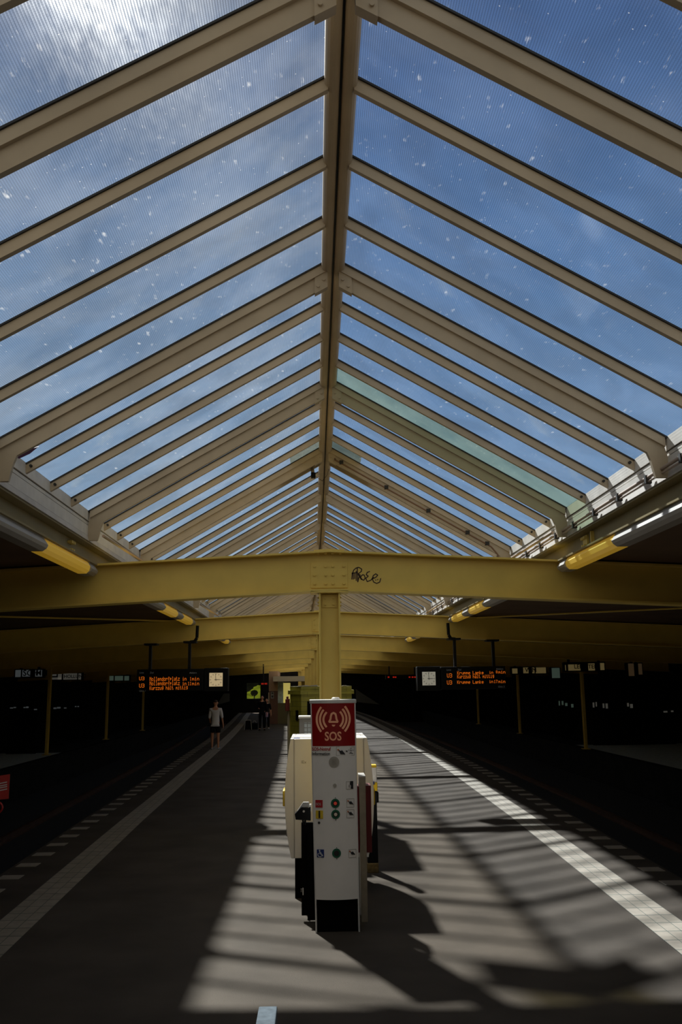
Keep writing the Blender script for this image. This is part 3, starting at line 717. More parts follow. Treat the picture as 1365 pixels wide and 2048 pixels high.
# ---------------- SOS pillar
PY = 9.3
def pz(y_): return at(676, y_, PY).z
px0, px1 = -.014, .416; pcx = (px0 + px1) / 2
zcap, zred_t, zred_b, zwh = pz(1401.5), pz(1406.5), pz(1491.5), pz(1798)
t = thing('emergency_pillar', 'white emergency call pillar with red SOS sign and buttons', 'call pillar', (pcx, PY, 0))
_tl, _tr = at(621, 1404, PY).x, at(711.5, 1404, PY).x
def ends(z):
    k = z / zcap; return px0 + (_tl - px0) * k, px1 + (_tr - px1) * k
def bow(u, z=1.4):                                                    # convex front, a little wider at the top
    a, b = ends(z); return -.042 * max(0.0, 1 - (2 * (u - (a + b) / 2) / (b - a)) ** 2)
xsN = [px0 + .012 + (px1 - px0 - .024) * i / 12 for i in range(13)]
def curved(za, zb, name, m, off=0.0, parent=None, th=.012):
    n_ = 14; rings = []
    for z in (za, zb):
        a, b = ends(z); xs_ = [a + .012 + (b - a - .024) * i / n_ for i in range(n_ + 1)]
        rings.append([(x, PY + bow(x, z) - off, z) for x in xs_] + [(x, PY + bow(x, z) - off + th, z) for x in xs_][::-1])
    k = len(rings[0]); g = MB().add(rings[0] + rings[1], [(i, (i + 1) % k, k + (i + 1) % k, k + i) for i in range(k)] + [(i, i + 1, k - 2 - i, k - 1 - i) for i in range(n_)] + [(k + i, k + i + 1, 2 * k - 2 - i, 2 * k - 1 - i) for i in range(n_)])
    return g.build(name, m, parent or t)
for s_ in (0, 1):
    lo, hi = ends(0)[s_], ends(zcap)[s_]; w_ = .016 if s_ == 0 else -.016
    MB().hexa([(lo, PY - .005, 0), (lo + w_, PY - .005, 0), (lo + w_, PY + .22, 0), (lo, PY + .22, 0)], [(hi, PY - .005, zcap), (hi + w_, PY - .005, zcap), (hi + w_, PY + .22, zcap), (hi, PY + .22, zcap)]).build('side_frame', 'alu', t, bevel=.003)
MB().hexa([(px0 + .016, PY + .2, 0), (px1 - .016, PY + .2, 0), (px1 - .016, PY + .22, 0), (px0 + .016, PY + .22, 0)], [(_tl + .016, PY + .2, zcap), (_tr - .016, PY + .2, zcap), (_tr - .016, PY + .22, zcap), (_tl + .016, PY + .22, zcap)]).build('back_panel', 'alu', t)
curved(zwh, zred_b, 'front_panel', 'white_metal')
sosp = curved(zred_b, zred_t, 'sign_box', 'sos_red', off=.002)
MB().prism([(_tl - .008, PY - .008)] + [(_tl + (_tr - _tl) * i / 8, PY - .010 + bow(_tl + (_tr - _tl) * i / 8, zcap)) for i in range(9)] + [(_tr + .008, PY - .008), (_tr + .008, PY + .225), (_tl - .008, PY + .225)], lambda u, v, w_: (u, v, w_), zred_t, zcap + .012).build('top_cap', 'alu', t, bevel=.004)
MB().cyl((pcx + .005, PY + .06, zcap + .012), (pcx + .005, PY + .06, zcap + .024), .042, 24).cyl((pcx + .005, PY + .06, zcap + .024), (pcx + .005, PY + .06, zcap + .034), .042, 24, .03).build('antenna_dome', 'white_metal', t)
MB().box((px0 + .017, PY + .03, 0), (px1 - .017, PY + .05, zwh + .02)).build('black_base', 'black_matt', t)
def pp_(x_, y_, off=.004):
    p = at(x_, y_, PY - .02); return Vector((p.x, PY + bow(p.x, p.z) - off, p.z))
def ribbon(gm, pts, w, th=.002):
    "stroke of given width lying on the bowed front"
    for a, b in zip(pts[:-1], pts[1:]):
        d = (b - a).normalized(); n_ = Vector((-d.z, 0, d.x)) * w / 2; yv = Vector((0, th, 0)); a2 = a - d * w * .15; b2 = b + d * w * .15
        gm.hexa([a2 - n_ - yv, b2 - n_ - yv, b2 - n_ + yv, a2 - n_ + yv], [a2 + n_ - yv, b2 + n_ - yv, b2 + n_ + yv, a2 + n_ + yv])
def wrap(o, off=.006):
    ym = sum(v.co.y for v in o.data.vertices) / max(1, len(o.data.vertices))
    for v in o.data.vertices: v.co.y = PY + bow(v.co.x, v.co.z) - off + (.002 if v.co.y > ym else 0)
    return o
# bell with sound waves (zoom frame: origin 615,1390, 12.41 zoom px per px)
def zz(u, v): return pp_(615 + u / 12.41, 1390 + v / 12.41, .005)
gm = MB()
ribbon(gm, [zz(u, v) for u, v in ((540, 665), (575, 600), (585, 520), (600, 470), (650, 440), (700, 470), (712, 520), (725, 600), (755, 665), (540, 665))], .019)
for c0, mirror in (((232, 600), 1),):
    for (x_mid, x_end, y_top, y_bot, yt2) in ((235, 340, 305, 905, 0), (315, 400, 370, 845, 0), (400, 475, 430, 790, 0)):
        pts = []
        for i in range(13):
            s_ = i / 12; v = y_top + (y_bot - y_top) * s_; k = (2 * s_ - 1) ** 2; pts.append((x_mid + (x_end - x_mid) * k, v))
        ribbon(gm, [zz(u, v) for u, v in pts], .0205)
    for (x_mid, x_end, y_top, y_bot) in ((1053, 935, 285, 895), (972, 875, 350, 830), (890, 815, 415, 775)):
        pts = []
        for i in range(13):
            s_ = i / 12; v = y_top + (y_bot - y_top) * s_; k = (2 * s_ - 1) ** 2; pts.append((x_mid + (x_end - x_mid) * k, v))
        ribbon(gm, [zz(u, v) for u, v in pts], .0205)
cl_ = [zz(607 + 88 * i / 8, 735 + 45 * sqrt(max(0, 1 - (2 * i / 8 - 1) ** 2))) for i in range(9)]
gm.prism([(p.x, p.z) for p in cl_], lambda u, v, w_: (u, w_, v), cl_[4].y - .002, cl_[4].y + .001)
gm.build('bell_symbol', 'sos_mark', sosp)
p = zz(430, 1125); wrap(text_mesh('sos_lettering', 'SOS', .119, 'sos_mark', sosp, (p.x, p.y - .003, p.z), bold=.0025, sx=.82), .0075)
p = zz(118, 1378); wrap(text_mesh('lettering', 'SOS-Notruf', .044, 'print_red', t, (p.x, p.y + .0, p.z), bold=.0010, sx=.86), .0075)
p = zz(118, 1495); wrap(text_mesh('lettering', 'Information', .044, 'print_black', t, (p.x, p.y + .0, p.z), bold=.0006, sx=.86), .0075)
def hand(u0, v0, sc, nm='hand_pictogram', tip=True, base=1390):
    f_ = lambda a, b: pp_(615 + (u0 + a * sc) / 12.41, base + (v0 + b * sc) / 12.41, .003)
    pl_ = [(45, 35), (80, 62), (105, 60), (120, 40), (205, 150), (90, 140), (65, 115), (70, 95), (40, 55)]
    g = MB(); P_ = [f_(a, b) for a, b in pl_]; yy_ = sum(p_.y for p_ in P_) / len(P_)
    g.prism([(p_.x, p_.z) for p_ in P_], lambda u, v, w_: (u, PY + bow(u, v) - w_, v), .007, .0)
    o = g.build(nm, 'print_black', t)
    if tip:
        c = f_(25, 35); MB().cyl((c.x, c.y - .003, c.z), (c.x, c.y + .002, c.z), .0085 * sc, 10).build('fingertip_dot', 'orange_tip', o)
    return o
def frame_(ua, va, ub, vb, base=1390, w=.0028):
    f_ = lambda a, b: pp_(615 + a / 12.41, base + b / 12.41, .003); g = MB()
    ribbon(g, [f_(ua, va), f_(ub, va), f_(ub, vb), f_(ua, vb), f_(ua, va)], w, .001); return g.build('pictogram_frame', 'print_grey', t)
frame_(720, 1285, 1170, 1495); hand(740, 1320, 1.0)
g = MB()
for q in range(16):
    a0, a1 = 2 * pi * q / 16, 2 * pi * (q + 1) / 16
    if q % 8 in (1, 2, 5, 6): continue
    ribbon(g, [zz(1085 + 50 * cos(a0), 1370 + 50 * sin(a0)), zz(1085 + 50 * cos(a1), 1370 + 50 * sin(a1))], .004, .001)
c = zz(1085, 1372); g.cyl((c.x, c.y - .002, c.z), (c.x, c.y + .002, c.z), .006, 8)
ribbon(g, [zz(955, 1382), zz(1000, 1382)], .004, .001); ribbon(g, [zz(955, 1398), zz(1000, 1398)], .004, .001); ribbon(g, [zz(1040, 1443), zz(1135, 1443)], .004, .001)
g.build('call_pictogram', 'print_black', t)
def disc(x_, y_, r, name, m, off=.004, par=None, n=28):
    c = pp_(x_, y_, off); return MB().cyl((c.x, c.y - .002, c.z), (c.x, c.y + .004, c.z), r, n).build(name, m, par or t)
sgr = disc(668.5, 1523.5, .052, 'loudspeaker', 'speaker_grille')
g = MB(); c = pp_(668.5, 1523.5, .008)
for i in range(-3, 4): g.box((c.x + i * .007 - .0012, c.y - .001, c.z - .03), (c.x + i * .007 + .0012, c.y + .001, c.z + .03))
g.build('grille_slots', 'print_grey', sgr)
disc(670, 1570.5, .018, 'microphone', 'speaker_grille')
for (yb, mcol, sym) in ((1606, 'button_red', 'o'), (1628, 'button_white', 'o'), (1705.5, 'groove', 'w')):
    xb = {1606: 671, 1628: 671.7, 1705.5: 673.5}[yb]
    b = disc(xb, yb, .0435, 'call_button', 'button_green')
    disc(xb, yb, .027, 'button_ring', 'groove', .007, b); disc(xb, yb, .016, 'button_cap', mcol, .010, b)
    for dy in (-11, 11): disc(xb + (.2 if dy < 0 else .6), yb + dy, .004, 'screw', 'groove', .004)
def square(xa, ya, xb, yb, name, m, off=.003, par=None):
    a = pp_(xa, ya, off); b = pp_(xb, yb, off); xs_ = [a.x + (b.x - a.x) * i / 6 for i in range(7)]
    o_ = [(x, PY + bow(x, a.z) - off - .002) for x in xs_]; i_ = [(x, PY + bow(x, a.z) - off + .003) for x in xs_][::-1]
    return MB().prism(o_ + i_, lambda u, v, w_: (u, v, w_), b.z, a.z).build(name, m, par or t)
s1 = square(631.3, 1600, 645.8, 1614.7, 'sos_label', 'icon_red'); p = pp_(632.3, 1610.6, .007); wrap(text_mesh('lettering', 'SOS', .033, 'icon_white', s1, (p.x, p.y, p.z), sx=.86), .009)
s2 = square(632, 1621, 646.6, 1637, 'info_label', 'icon_yellow'); p = pp_(639.2, 1635, .007); wrap(text_mesh('lettering', 'i', .095, 'print_black', s2, (p.x, p.y, p.z), align='CENTER', bold=.004), .009)
s3 = square(634, 1699, 648.6, 1714.5, 'wheelchair_label', 'icon_blue')
g = MB(); W_ = lambda u, v: pp_(634 + u * 14.6, 1699 + v * 15.5, .006)
ribbon(g, [W_(.40, .20), W_(.43, .55), W_(.66, .55), W_(.82, .82)], .008); ribbon(g, [W_(.42, .38), W_(.62, .38)], .006)
ribbon(g, [W_(.42 + .27 * cos(a), .66 + .27 * sin(a)) for a in [radians(d_) for d_ in range(20, 250, 23)]], .006)
c = W_(.38, .13); g.cyl((c.x, c.y - .002, c.z), (c.x, c.y + .002, c.z), .0075, 10); g.build('wheelchair_symbol', 'icon_white', s3)
disc(638.5, 1645.5, .012, 'lock', 'groove')
frame_(965, 905, 1140, 1090, 1490); g = MB(); P_ = [pp_(615 + a / 12.41, 1490 + b / 12.41, .003) for a, b in ((1070, 895), (1140, 895), (1140, 1080), (1080, 1080), (1080, 1035), (1095, 1020), (1055, 970))]
yv = sum(p_.y for p_ in P_) / 7; g.prism([(p_.x, p_.z) for p_ in P_], lambda u, v, w_: (u, PY + bow(u, v) - w_, v), .007, .0); g.build('ear_pictogram', 'print_black', t)
g = MB()
for r_ in (18, 32, 48): ribbon(g, [pp_(615 + (1020 + .7 * r_ * cos(a)) / 12.41, 1490 + (1020 + r_ * sin(a)) / 12.41, .003) for a in [radians(d_) for d_ in range(-60, 61, 30)]], .0025, .001)
g.build('sound_pictogram', 'print_grey', t)
for (u0, v0, ua, va, ub, vb) in ((990, 1355, 980, 1330, 1160, 1540), (990, 1620, 980, 1600, 1160, 1800), (1035, 2605, 1030, 2590, 1215, 2790)):
    frame_(ua, va, ub, vb, 1490); hand(u0, v0, .78, base=1490)

# ---------------- ticket machines back to back behind the pillar
CYF = 10.72
def cp(x_, y_, Y=CYF): return at(x_, y_, Y)
lt = cp(581, 1478); rt = cp(735, 1478)
ztop = lt.z; zbot = cp(582, 1717).z
cmx = (lt.x + rt.x) / 2; hwid = (rt.x - lt.x) / 2
dpt = 1.12
t = thing('ticket_machine', 'white double ticket machine with bulging sides behind the call pillar', 'ticket machine', (cmx, CYF + .5, 0))
MB().box((cmx - hwid + .045, CYF, zbot), (cmx + hwid - .045, CYF + dpt, ztop)).build('cabinet', 'white_metal', t, bevel=.01)
def bulge(s_):
    pr = [(hwid - .045, zbot), (hwid - .01, zbot)]
    for i in range(15):
        k = i / 14; z = zbot + (ztop - zbot) * k
        bl = [0, .02, .036, .05, .060, .067, .071, .073, .071, .066, .058, .048, .036, .022, .006][i]
        pr.append((hwid - .008 + bl, z))
    pr += [(hwid - .045, ztop)]
    return pr
for s_ in (-1, 1):
    MB().prism(bulge(s_), lambda u, v, w_: (cmx + s_ * u, w_, v), CYF + .004, CYF + dpt - .004).build('front_shell', 'white_metal', t, bevel=.004)
    MB().box((min(cmx + s_ * (hwid + .055), cmx + s_ * (hwid + .10)), CYF + .35, .95), (max(cmx + s_ * (hwid + .055), cmx + s_ * (hwid + .10)), CYF + .7, 1.13)).build('yellow_keypad', 'yellow_plastic', t, bevel=.01)
MB().box((cmx - hwid + .05, CYF + .03, 0), (cmx + hwid - .05, CYF + dpt - .03, zbot)).build('plinth', 'black_matt', t)
sg = MB().box((cmx - hwid + .04, CYF - .002, zbot), (cmx - hwid + .043, CYF + .004, ztop)).box((cmx + hwid - .043, CYF - .002, zbot), (cmx + hwid - .04, CYF + .004, ztop)).build('seam', 'print_grey', t)
p = on_floor(595, 1474.5, ztop + .012); MB().box((p.x - .04, p.y - .06, ztop + .0), (p.x + .03, p.y + .1, ztop + .003)).build('top_sticker', 'icon_blue', t)
MB().box((cmx - hwid - .055, CYF + .2, .64), (cmx - hwid - .02, CYF + .34, .76)).build('change_tray', 'kiosk_grey', t, bevel=.004)
p = cp(606, 1527); text_mesh('scribble', 'IEx', .05, 'print_grey', t, (p.x - .02, CYF - .002, p.z), depth=.0005)

# ---------------- folding ramp standing left behind the pillar
RY = 9.72
def rp(x_, y_): return at(x_, y_, RY)
t = thing('boarding_ramp', 'black folded boarding ramp with slanted grip standing left of call pillar', 'ramp', (rp(612, 1850).x, RY, 0))
a = rp(601, 1646); b = rp(632, 1646)
MB().box((a.x + .01, RY, .06), (px0 + .06, RY + .07, a.z)).build('ramp_leaf', 'black_matt', t, bevel=.004)
MB().box((a.x + .07, RY - .03, .02), (px0 + .02, RY, a.z - .1)).build('ramp_leaf', 'black_matt', t, bevel=.004)
pts = [rp(590, 1627), rp(603, 1613), rp(617, 1615), rp(622, 1612), rp(622, 1640), rp(592, 1638)]
MB().prism([(p_.x, p_.z) for p_ in pts], lambda u, v, w_: (u, w_, v), RY - .05, RY + .05).build('lock_head', 'black_plastic', t, bevel=.003)
pts = [rp(592, 1626), rp(607, 1604), rp(618, 1604), rp(618, 1613), rp(604, 1614)]
MB().prism([(p_.x, p_.z) for p_ in pts], lambda u, v, w_: (u, w_, v), RY - .03, RY + .03).build('clear_cover', 'kiosk_grey', t)
c = rp(608, 1621); MB().cyl((c.x, RY - .065, c.z), (c.x, RY - .05, c.z), .012, 14).build('lock_screw', 'chrome', t)
for xx in (606, 611): 
    u0, u1 = rp(xx, 1638), rp(xx + (1.5 if xx < 608 else -.5), 1650); MB().cyl(u0, u1, .010, 8).build('grip_strut', 'black_plastic', t)
c = rp(613.5, 1622); MB().box((rp(617, 1622).x, RY - .03, rp(617, 1622).z), (rp(623, 1610).x, RY + .02, rp(623, 1608).z)).build('hinge_block', 'alu', t)
c = rp(608, 1782); MB().box((c.x - .012, RY - .045, c.z - .03), (c.x - .002, RY - .03, c.z + .04)).cyl((c.x - .022, RY - .04, c.z), (c.x - .022, RY - .04, c.z + .03), .009, 8).build('latch', 'chrome', t)
c = on_floor(614, 1838); MB().tube([(c.x, c.y, .09), (c.x + .004, c.y, .03), (c.x + .05, c.y - .0, .018)], .011, 8).build('foot_bracket', 'chrome', t)

# ---------------- upright board with alu edge and red sides at the right
t = thing('red_notice_board', 'narrow upright red board in aluminium frame, right behind call pillar', 'board', (.47, 9.75, 0))
BY = 9.66
def bp_(x_, y_): return at(x_, y_, BY)
a = bp_(719, 1554); b = bp_(731.5, 1554)
MB().box((a.x, BY, 0), (b.x, BY + .035, a.z)).build('alu_post', 'alu_dull' if 'alu_dull' in M else mat('alu_dull', (.30, .25, .18), .45, .3, noise=.12, nscale=14), t, bevel=.003)
MB().box((a.x, BY - .0, a.z), (b.x, BY + .32, a.z + .012)).build('top_rail', 'alu', t, bevel=.002)
c = bp_(741, 1572)
MB().box((b.x + .001, BY + .05, bp_(741, 1707).z), (c.x + .01, BY + .30, c.z)).build('red_panel', 'red_panel', t, bevel=.003)
MB().box((a.x - .035, BY + .06, bp_(741, 1707).z), (a.x - .001, BY + .30, c.z - .01)).build('red_panel', 'red_panel', t, bevel=.003)
MB().box((b.x + .002, BY + .0, bp_(735, 1714).z), (b.x + .02, BY + .03, bp_(735, 1707).z)).build('panel_clip', 'alu', t)
MB().box((a.x, BY + .28, 0), (b.x, BY + .315, a.z)).build('alu_post', 'alu', t, bevel=.003)

# ---------------- ticket validator
VY = 12.05
def vp(x_, y_): return at(x_, y_, VY)
t = thing('ticket_validator', 'yellow and white ticket validator on a black post', 'validator', (vp(747, 1745).x, VY, 0))
a, b = vp(739, 1530), vp(753.5, 1530)
MB().box((a.x, VY - .0, vp(745, 1565).z), (b.x, VY + .14, vp(745, 1535).z)).build('white_body', 'white_metal', t, bevel=.006)
MB().box((a.x, VY - .003, vp(745, 1535).z), (b.x, VY + .143, a.z)).build('yellow_top', 'yellow_plastic', t, bevel=.006)
MB().box((a.x + .01, VY - .003, vp(745, 1582).z), (b.x + .008, VY + .143, vp(745, 1565).z)).build('yellow_front', 'yellow_plastic', t, bevel=.006)
MB().box((vp(744, 1567).x, VY - .02, vp(744, 1569).z), (vp(749, 1563).x, VY, vp(749, 1563).z)).build('ticket_slot', 'icon_blue', t)
post = [(vp(736, 1727), vp(757.5, 1727)), (vp(743, 1582), vp(754, 1582))]
MB().hexa([(post[0][0].x, VY + .02, post[0][0].z), (post[0][1].x, VY + .02, post[0][0].z), (post[0][1].x, VY + .14, post[0][0].z), (post[0][0].x, VY + .14, post[0][0].z)], [(post[1][0].x, VY + .03, post[1][0].z), (post[1][1].x, VY + .03, post[1][0].z), (post[1][1].x, VY + .12, post[1][0].z), (post[1][0].x, VY + .12, post[1][0].z)]).build('post', 'black_plastic', t, bevel=.004)
MB().box((vp(752, 1600).x, VY + .02, vp(752, 1606).z), (vp(758, 1585).x, VY + .11, vp(758, 1584).z)).build('side_box', 'black_plastic', t, bevel=.012)
MB().box((vp(735.5, 1740).x, VY + .0, 0), (vp(758, 1740).x, VY + .17, vp(745, 1727).z)).build('foot', 'rust_yellow', t, bevel=.008)

# ---------------- yellow brick kiosk
KY = 14.2
def kp(x_, y_, Y=KY): return at(x_, y_, Y)
xl, xm, xr = kp(579.5, 1400).x, kp(603, 1400).x, kp(704, 1400).x; zt = kp(600, 1373).z
t = thing('brick_kiosk', 'yellow brick kiosk block with projecting cornice behind the column', 'kiosk', ((xl + xr) / 2, KY + 1, 0))
MB().prism([(xl, KY + .33), (xm, KY), (xr, KY), (xr, KY + 2.2), (xl, KY + 2.2)], lambda u, v, w_: (u, v, w_), 0, zt - .12).build('brick_body', 'yellow_brick', t)
cn = MB().prism([(xl - .035, KY + .32), (xm - .01, KY - .035), (xr + .035, KY - .035), (xr + .035, KY + 2.23), (xl - .035, KY + 2.23)], lambda u, v, w_: (u, v, w_), zt - .12, zt - .06).prism([(xl, KY + .33), (xm, KY), (xr, KY), (xr, KY + 2.2), (xl, KY + 2.2)], lambda u, v, w_: (u, v, w_), zt - .06, zt).build('cornice', 'yellow_brick', t)
MB().box((xm - .09, KY + .075, kp(595, 1441).z), (xm - .05, KY + .15, kp(595, 1421).z)).build('slot_window', 'black_matt', t)
MB().box((kp(615, 1430).x, KY - .008, kp(615, 1432).z), (kp(640, 1400).x, KY + .01, kp(640, 1402).z)).build('dark_panel', 'black_matt', t)
for k in range(7): 
    u = kp(600 + k * 6.5 if k < 6 else 690, 1372).x; MB().box((u - .03, KY + .02, zt), (u + .025, KY + .1, zt + .012 + .004 * (k % 3))).build('capping_stone', 'bag_white', t)
t = thing('glazed_display_case', 'grey case with small glass blocks beside the brick kiosk', 'display case', (kp(615, 1475, 13.6).x, 13.6, 0))
a = at(598.5, 1434, 13.5); b = at(640, 1434, 13.5)
MB().box((a.x, 13.5, 0), (b.x, 13.9, a.z - .02)).build('case', 'kiosk_grey', t, bevel=.01)
MB().box((a.x - .01, 13.47, a.z - .02), (b.x, 13.93, a.z + .01)).build('lid', 'rail_white', t, bevel=.004)
MB().box((at(609, 1445, 13.5).x, 13.488, at(609, 1480, 13.5).z), (b.x - .02, 13.5, at(609, 1445, 13.5).z)).build('block_window', 'glass_block', t)
t = thing('red_letter_box', 'small dark red box on post left of the brick kiosk', 'box', (kp(575, 1420, 15).x, 15, 1.5))
a = at(571, 1398, 15.0); b = at(579.3, 1422, 15.0)
MB().box((a.x, 15.0, b.z), (b.x, 15.25, a.z)).build('red_case', 'red_box', t, bevel=.008)
MB().box((a.x + .015, 15.02, a.z), (b.x - .02, 15.2, a.z + .04)).build('lid', 'red_box', t, bevel=.006)
MB().cyl(((a.x + b.x) / 2 + .02, 15.12, 0), ((a.x + b.x) / 2 + .02, 15.12, b.z), .025, 12).build('post', 'beige_panel', t)

# ---------------- booth farther down the platform
QY = 57.5
def qp(x_, y_): return at(x_, y_, QY)
bx0, bx1 = qp(538, 1400).x, qp(586, 1400).x; zr = qp(560, 1352).z
t = thing('platform_booth', 'brown platform office booth with window and counter, far down the platform', 'booth', ((bx0 + bx1) / 2, QY + 1, 0))
MB().box((bx0, QY, 0), (qp(556, 1400).x, QY + 4, qp(545, 1382).z)).build('side_wall', 'brown_panel', t)
MB().box((bx0, QY - .01, qp(545, 1382).z), (qp(556, 1400).x, QY + 4, zr + .3)).build('upper_wall', 'tan_panel', t)
MB().box((qp(556, 1445).x, QY, 0), (bx1 + .9, QY + 4, qp(560, 1406).z)).build('counter', 'olive_panel', t)
MB().box((qp(548, 1361).x, QY - 1.0, qp(560, 1363).z), (bx1 + 1.0, QY + 4, qp(560, 1353).z)).build('roof_fascia', 'beige_panel', t)
MB().box((qp(556, 1400).x, QY + .05, qp(560, 1406).z), (qp(568, 1400).x, QY + .1, qp(560, 1364).z)).build('window_pane', 'booth_glass', t)
MB().box((qp(567, 1400).x, QY + .04, qp(560, 1406).z), (qp(581, 1400).x, QY + .1, qp(560, 1366).z)).build('lit_wall', 'lit_yellow', t)
MB().box((qp(542, 1384).x, QY - .03, qp(540, 1397).z), (qp(548, 1384).x, QY, qp(540, 1384).z)).build('poster', 'kiosk_grey', t)
MB().box((qp(543.5, 1384).x, QY - .035, qp(540, 1395).z), (qp(547, 1384).x, QY - .03, qp(540, 1391).z)).build('poster_print', 'print_black', t)
MB().box((qp(543.5, 1384).x, QY - .035, qp(540, 1388).z), (qp(547, 1384).x, QY - .03, qp(540, 1385).z)).build('poster_print', 'print_black', t)
MB().box((bx0 - .03, QY - .03, 0), (bx0 + .03, QY, qp(545, 1385).z)).build('corner_strip', 'beige_panel', t)
ROOF1 = set(bpy.data.objects)
t = thing('red_train_indicator', 'far hanging black board with red characters', 'sign', (at(527, 1367, 48.7).x, 48.7, 2.8))
a = at(517, 1363.5, 48.7); b = at(536.5, 1370.5, 48.7)
MB().box((a.x, 48.7, b.z), (b.x, 49.0, a.z)).build('case', 'black_plastic', t)
g = MB(); c0 = at(523, 1366, 48.7); c1 = at(535, 1369, 48.7)
for i in range(9):
    if i != 4: g.box((c0.x + (c1.x - c0.x) * i / 9, 48.69, c1.z), (c0.x + (c1.x - c0.x) * (i + .7) / 9, 48.7, c0.z))
g.build('red_characters', 'sign_red_dim', t)
MB().box(((a.x + b.x) / 2 - .03, 48.8, a.z), ((a.x + b.x) / 2 + .03, 48.9, 3.47)).build('hanger_post', 'black_steel', t)
t = thing('red_train_indicator', 'far row of dim red characters right of the columns', 'sign', (at(815, 1354, 50).x, 50, 2.8))
a = at(772, 1350, 50); b = at(838, 1358, 50)
MB().box((a.x, 50, b.z), (b.x, 50.3, a.z)).build('case', 'black_plastic', t)
g = MB()
for x_ in (776, 786, 790, 818, 824, 829, 832): c0 = at(x_, 1353, 50); g.box((c0.x, 49.99, c0.z - .07), (c0.x + .09, 50, c0.z))
g.build('red_characters', 'sign_red_dim', t)
for x_ in (a.x + .2, b.x - .2): MB().box((x_ - .03, 50.1, a.z), (x_ + .03, 50.2, 4.03 - .05 * abs(x_ - cx(50)))).build('hanger_post', 'black_steel', t)

shrink([o for o in bpy.data.objects if o not in ROOF1])
# ---------------- outer posts, advertising lights on the side walls
def outer_post(x_, y_, lab, grp):
    p = on_floor(x_, y_); o = thing('canopy_post', lab, 'post', (p.x, p.y, 0), grp)
    zt_ = H + (4.03 - .05 * abs(p.x - XC) / QS - H) * QS
    MB().box((p.x - .045, p.y - .09, 0), (p.x + .045, p.y - .075, zt_)).box((p.x - .045, p.y + .075, 0), (p.x + .045, p.y + .09, zt_)).box((p.x - .008, p.y - .075, 0), (p.x + .008, p.y + .075, zt_)).build('shaft', 'yellow_paint', o)
    MB().box((p.x - .13, p.y - .15, 0), (p.x + .13, p.y + .15, .02)).build('base_plate', 'yellow_paint', o)
outer_post(93, 1510, 'slim yellow canopy post beyond the left track, nearest of its row', 'canopy posts left')
outer_post(212, 1479, 'slim yellow canopy post beyond the left track, second of its row', 'canopy posts left')
outer_post(285, 1461, 'slim yellow canopy post beyond the left track, third of its row', 'canopy posts left')
outer_post(1173, 1498, 'slim yellow canopy post beyond the right track, nearest of its row', 'canopy posts right')
outer_post(1041, 1467, 'slim yellow canopy post beyond the right track, second of its row', 'canopy posts right')
outer_post(958, 1448, 'slim yellow canopy post beyond the right track, third of its row', 'canopy posts right')
ROOF2 = None
def ad(panels, texts, lab, mname, Y, grp):
    "lit fascia panels seen between the posts"
    xs_ = [p_[0] for p_ in panels] + [p_[2] for p_ in panels]; z0 = at(panels[0][0], panels[0][3], Y).z
    t = thing('lit_sign', lab, 'sign', (at(sum(xs_) / len(xs_), 1350, Y).x, Y, z0), grp)
    A = at(min(xs_) - 2, min(p_[1] for p_ in panels) - 1.5, Y); B = at(max(xs_) + 2, max(p_[3] for p_ in panels) + 1.5, Y)
    MB().box((A.x, Y + .01, B.z), (B.x, Y + .3, A.z)).build('sign_case', 'black_matt', t)
    for xx in (A.x + .2, B.x - .2): MB().box((xx - .04, Y + .1, A.z), (xx + .04, Y + .18, max(A.z + .05, 4.03 - .05 * abs(xx - XC)))).build('hanger_post', 'black_steel', t)
    for (x0, y0, x1, y1) in panels:
        a = at(x0, y0, Y); b = at(x1, y1, Y); MB().box((a.x, Y, b.z), (b.x, Y + .02, a.z)).build('lit_panel', mname, t)
    for (tx, x_, y_, sz) in texts:
        p = at(x_, y_, Y); text_mesh('lettering', tx, sz, 'ad_text', t, (p.x, Y - .003, p.z), bold=sz * .02)
ROOF2 = set(bpy.data.objects)
ad([(31, 1340, 41, 1354), (45, 1340, 60, 1353), (71, 1340, 84, 1353)], [('SCH', 45.5, 1351.5, .30), ('MM', 71, 1351, .28)], 'dim lit sign reading SCH and MM, far left', 'ad_cool', 34.0, 'lit signs beyond the left track')
ad([(100, 1343, 113, 1352), (116, 1348, 123, 1359), (100, 1355, 123, 1359), (127, 1347, 154, 1359), (157, 1347, 162, 1359)], [('HOLLUNG', 127.5, 1356, .21)], 'dim warm lit sign with small dark lettering, left beside nearest canopy post', 'ad_light', 42.0, 'lit signs beyond the left track')
ad([(216, 1352, 227, 1361), (230, 1352, 246, 1361), (249, 1352, 258, 1361)], [], 'dim greenish lit sign beside the second left canopy post', 'ad_green', 50.0, 'lit signs beyond the left track')
ad([(1025, 1337, 1036, 1347), (1047, 1335, 1058, 1346.5), (1065, 1335, 1070, 1346.5), (1072, 1335, 1093, 1346.5)], [('W', 1051, 1344, .26), ('N', 1065, 1344, .26)], 'warm lit sign reading W and N, right of departure board', 'ad_warm', 40.0, 'lit signs beyond the right track')
ad([(1104, 1336, 1121, 1356)], [], 'dim olive lit poster panel between two warm signs on the right', 'ad_green', 40.5, 'lit signs beyond the right track')
ad([(1131, 1330, 1133, 1341), (1137, 1329, 1162, 1341), (1177, 1327, 1191, 1341), (1201, 1326, 1210, 1340)], [('LEI', 1149, 1337, .21), ('TEN', 1177, 1337, .21)], 'warm lit sign reading LEI and TEN, behind nearest right canopy post', 'ad_warm', 34.0, 'lit signs beyond the right track')
ad([(1257, 1327, 1270, 1352), (1277, 1327, 1286, 1349)], [], 'dim brown lit window pair, far right', 'ad_warm_dim' if 'ad_warm_dim' in M else (mat('ad_warm_dim', (.4, .3, .2), .6, emit=(.8, .5, .25), estr=.025) and 'ad_warm_dim'), 33.0, 'lit signs beyond the right track')
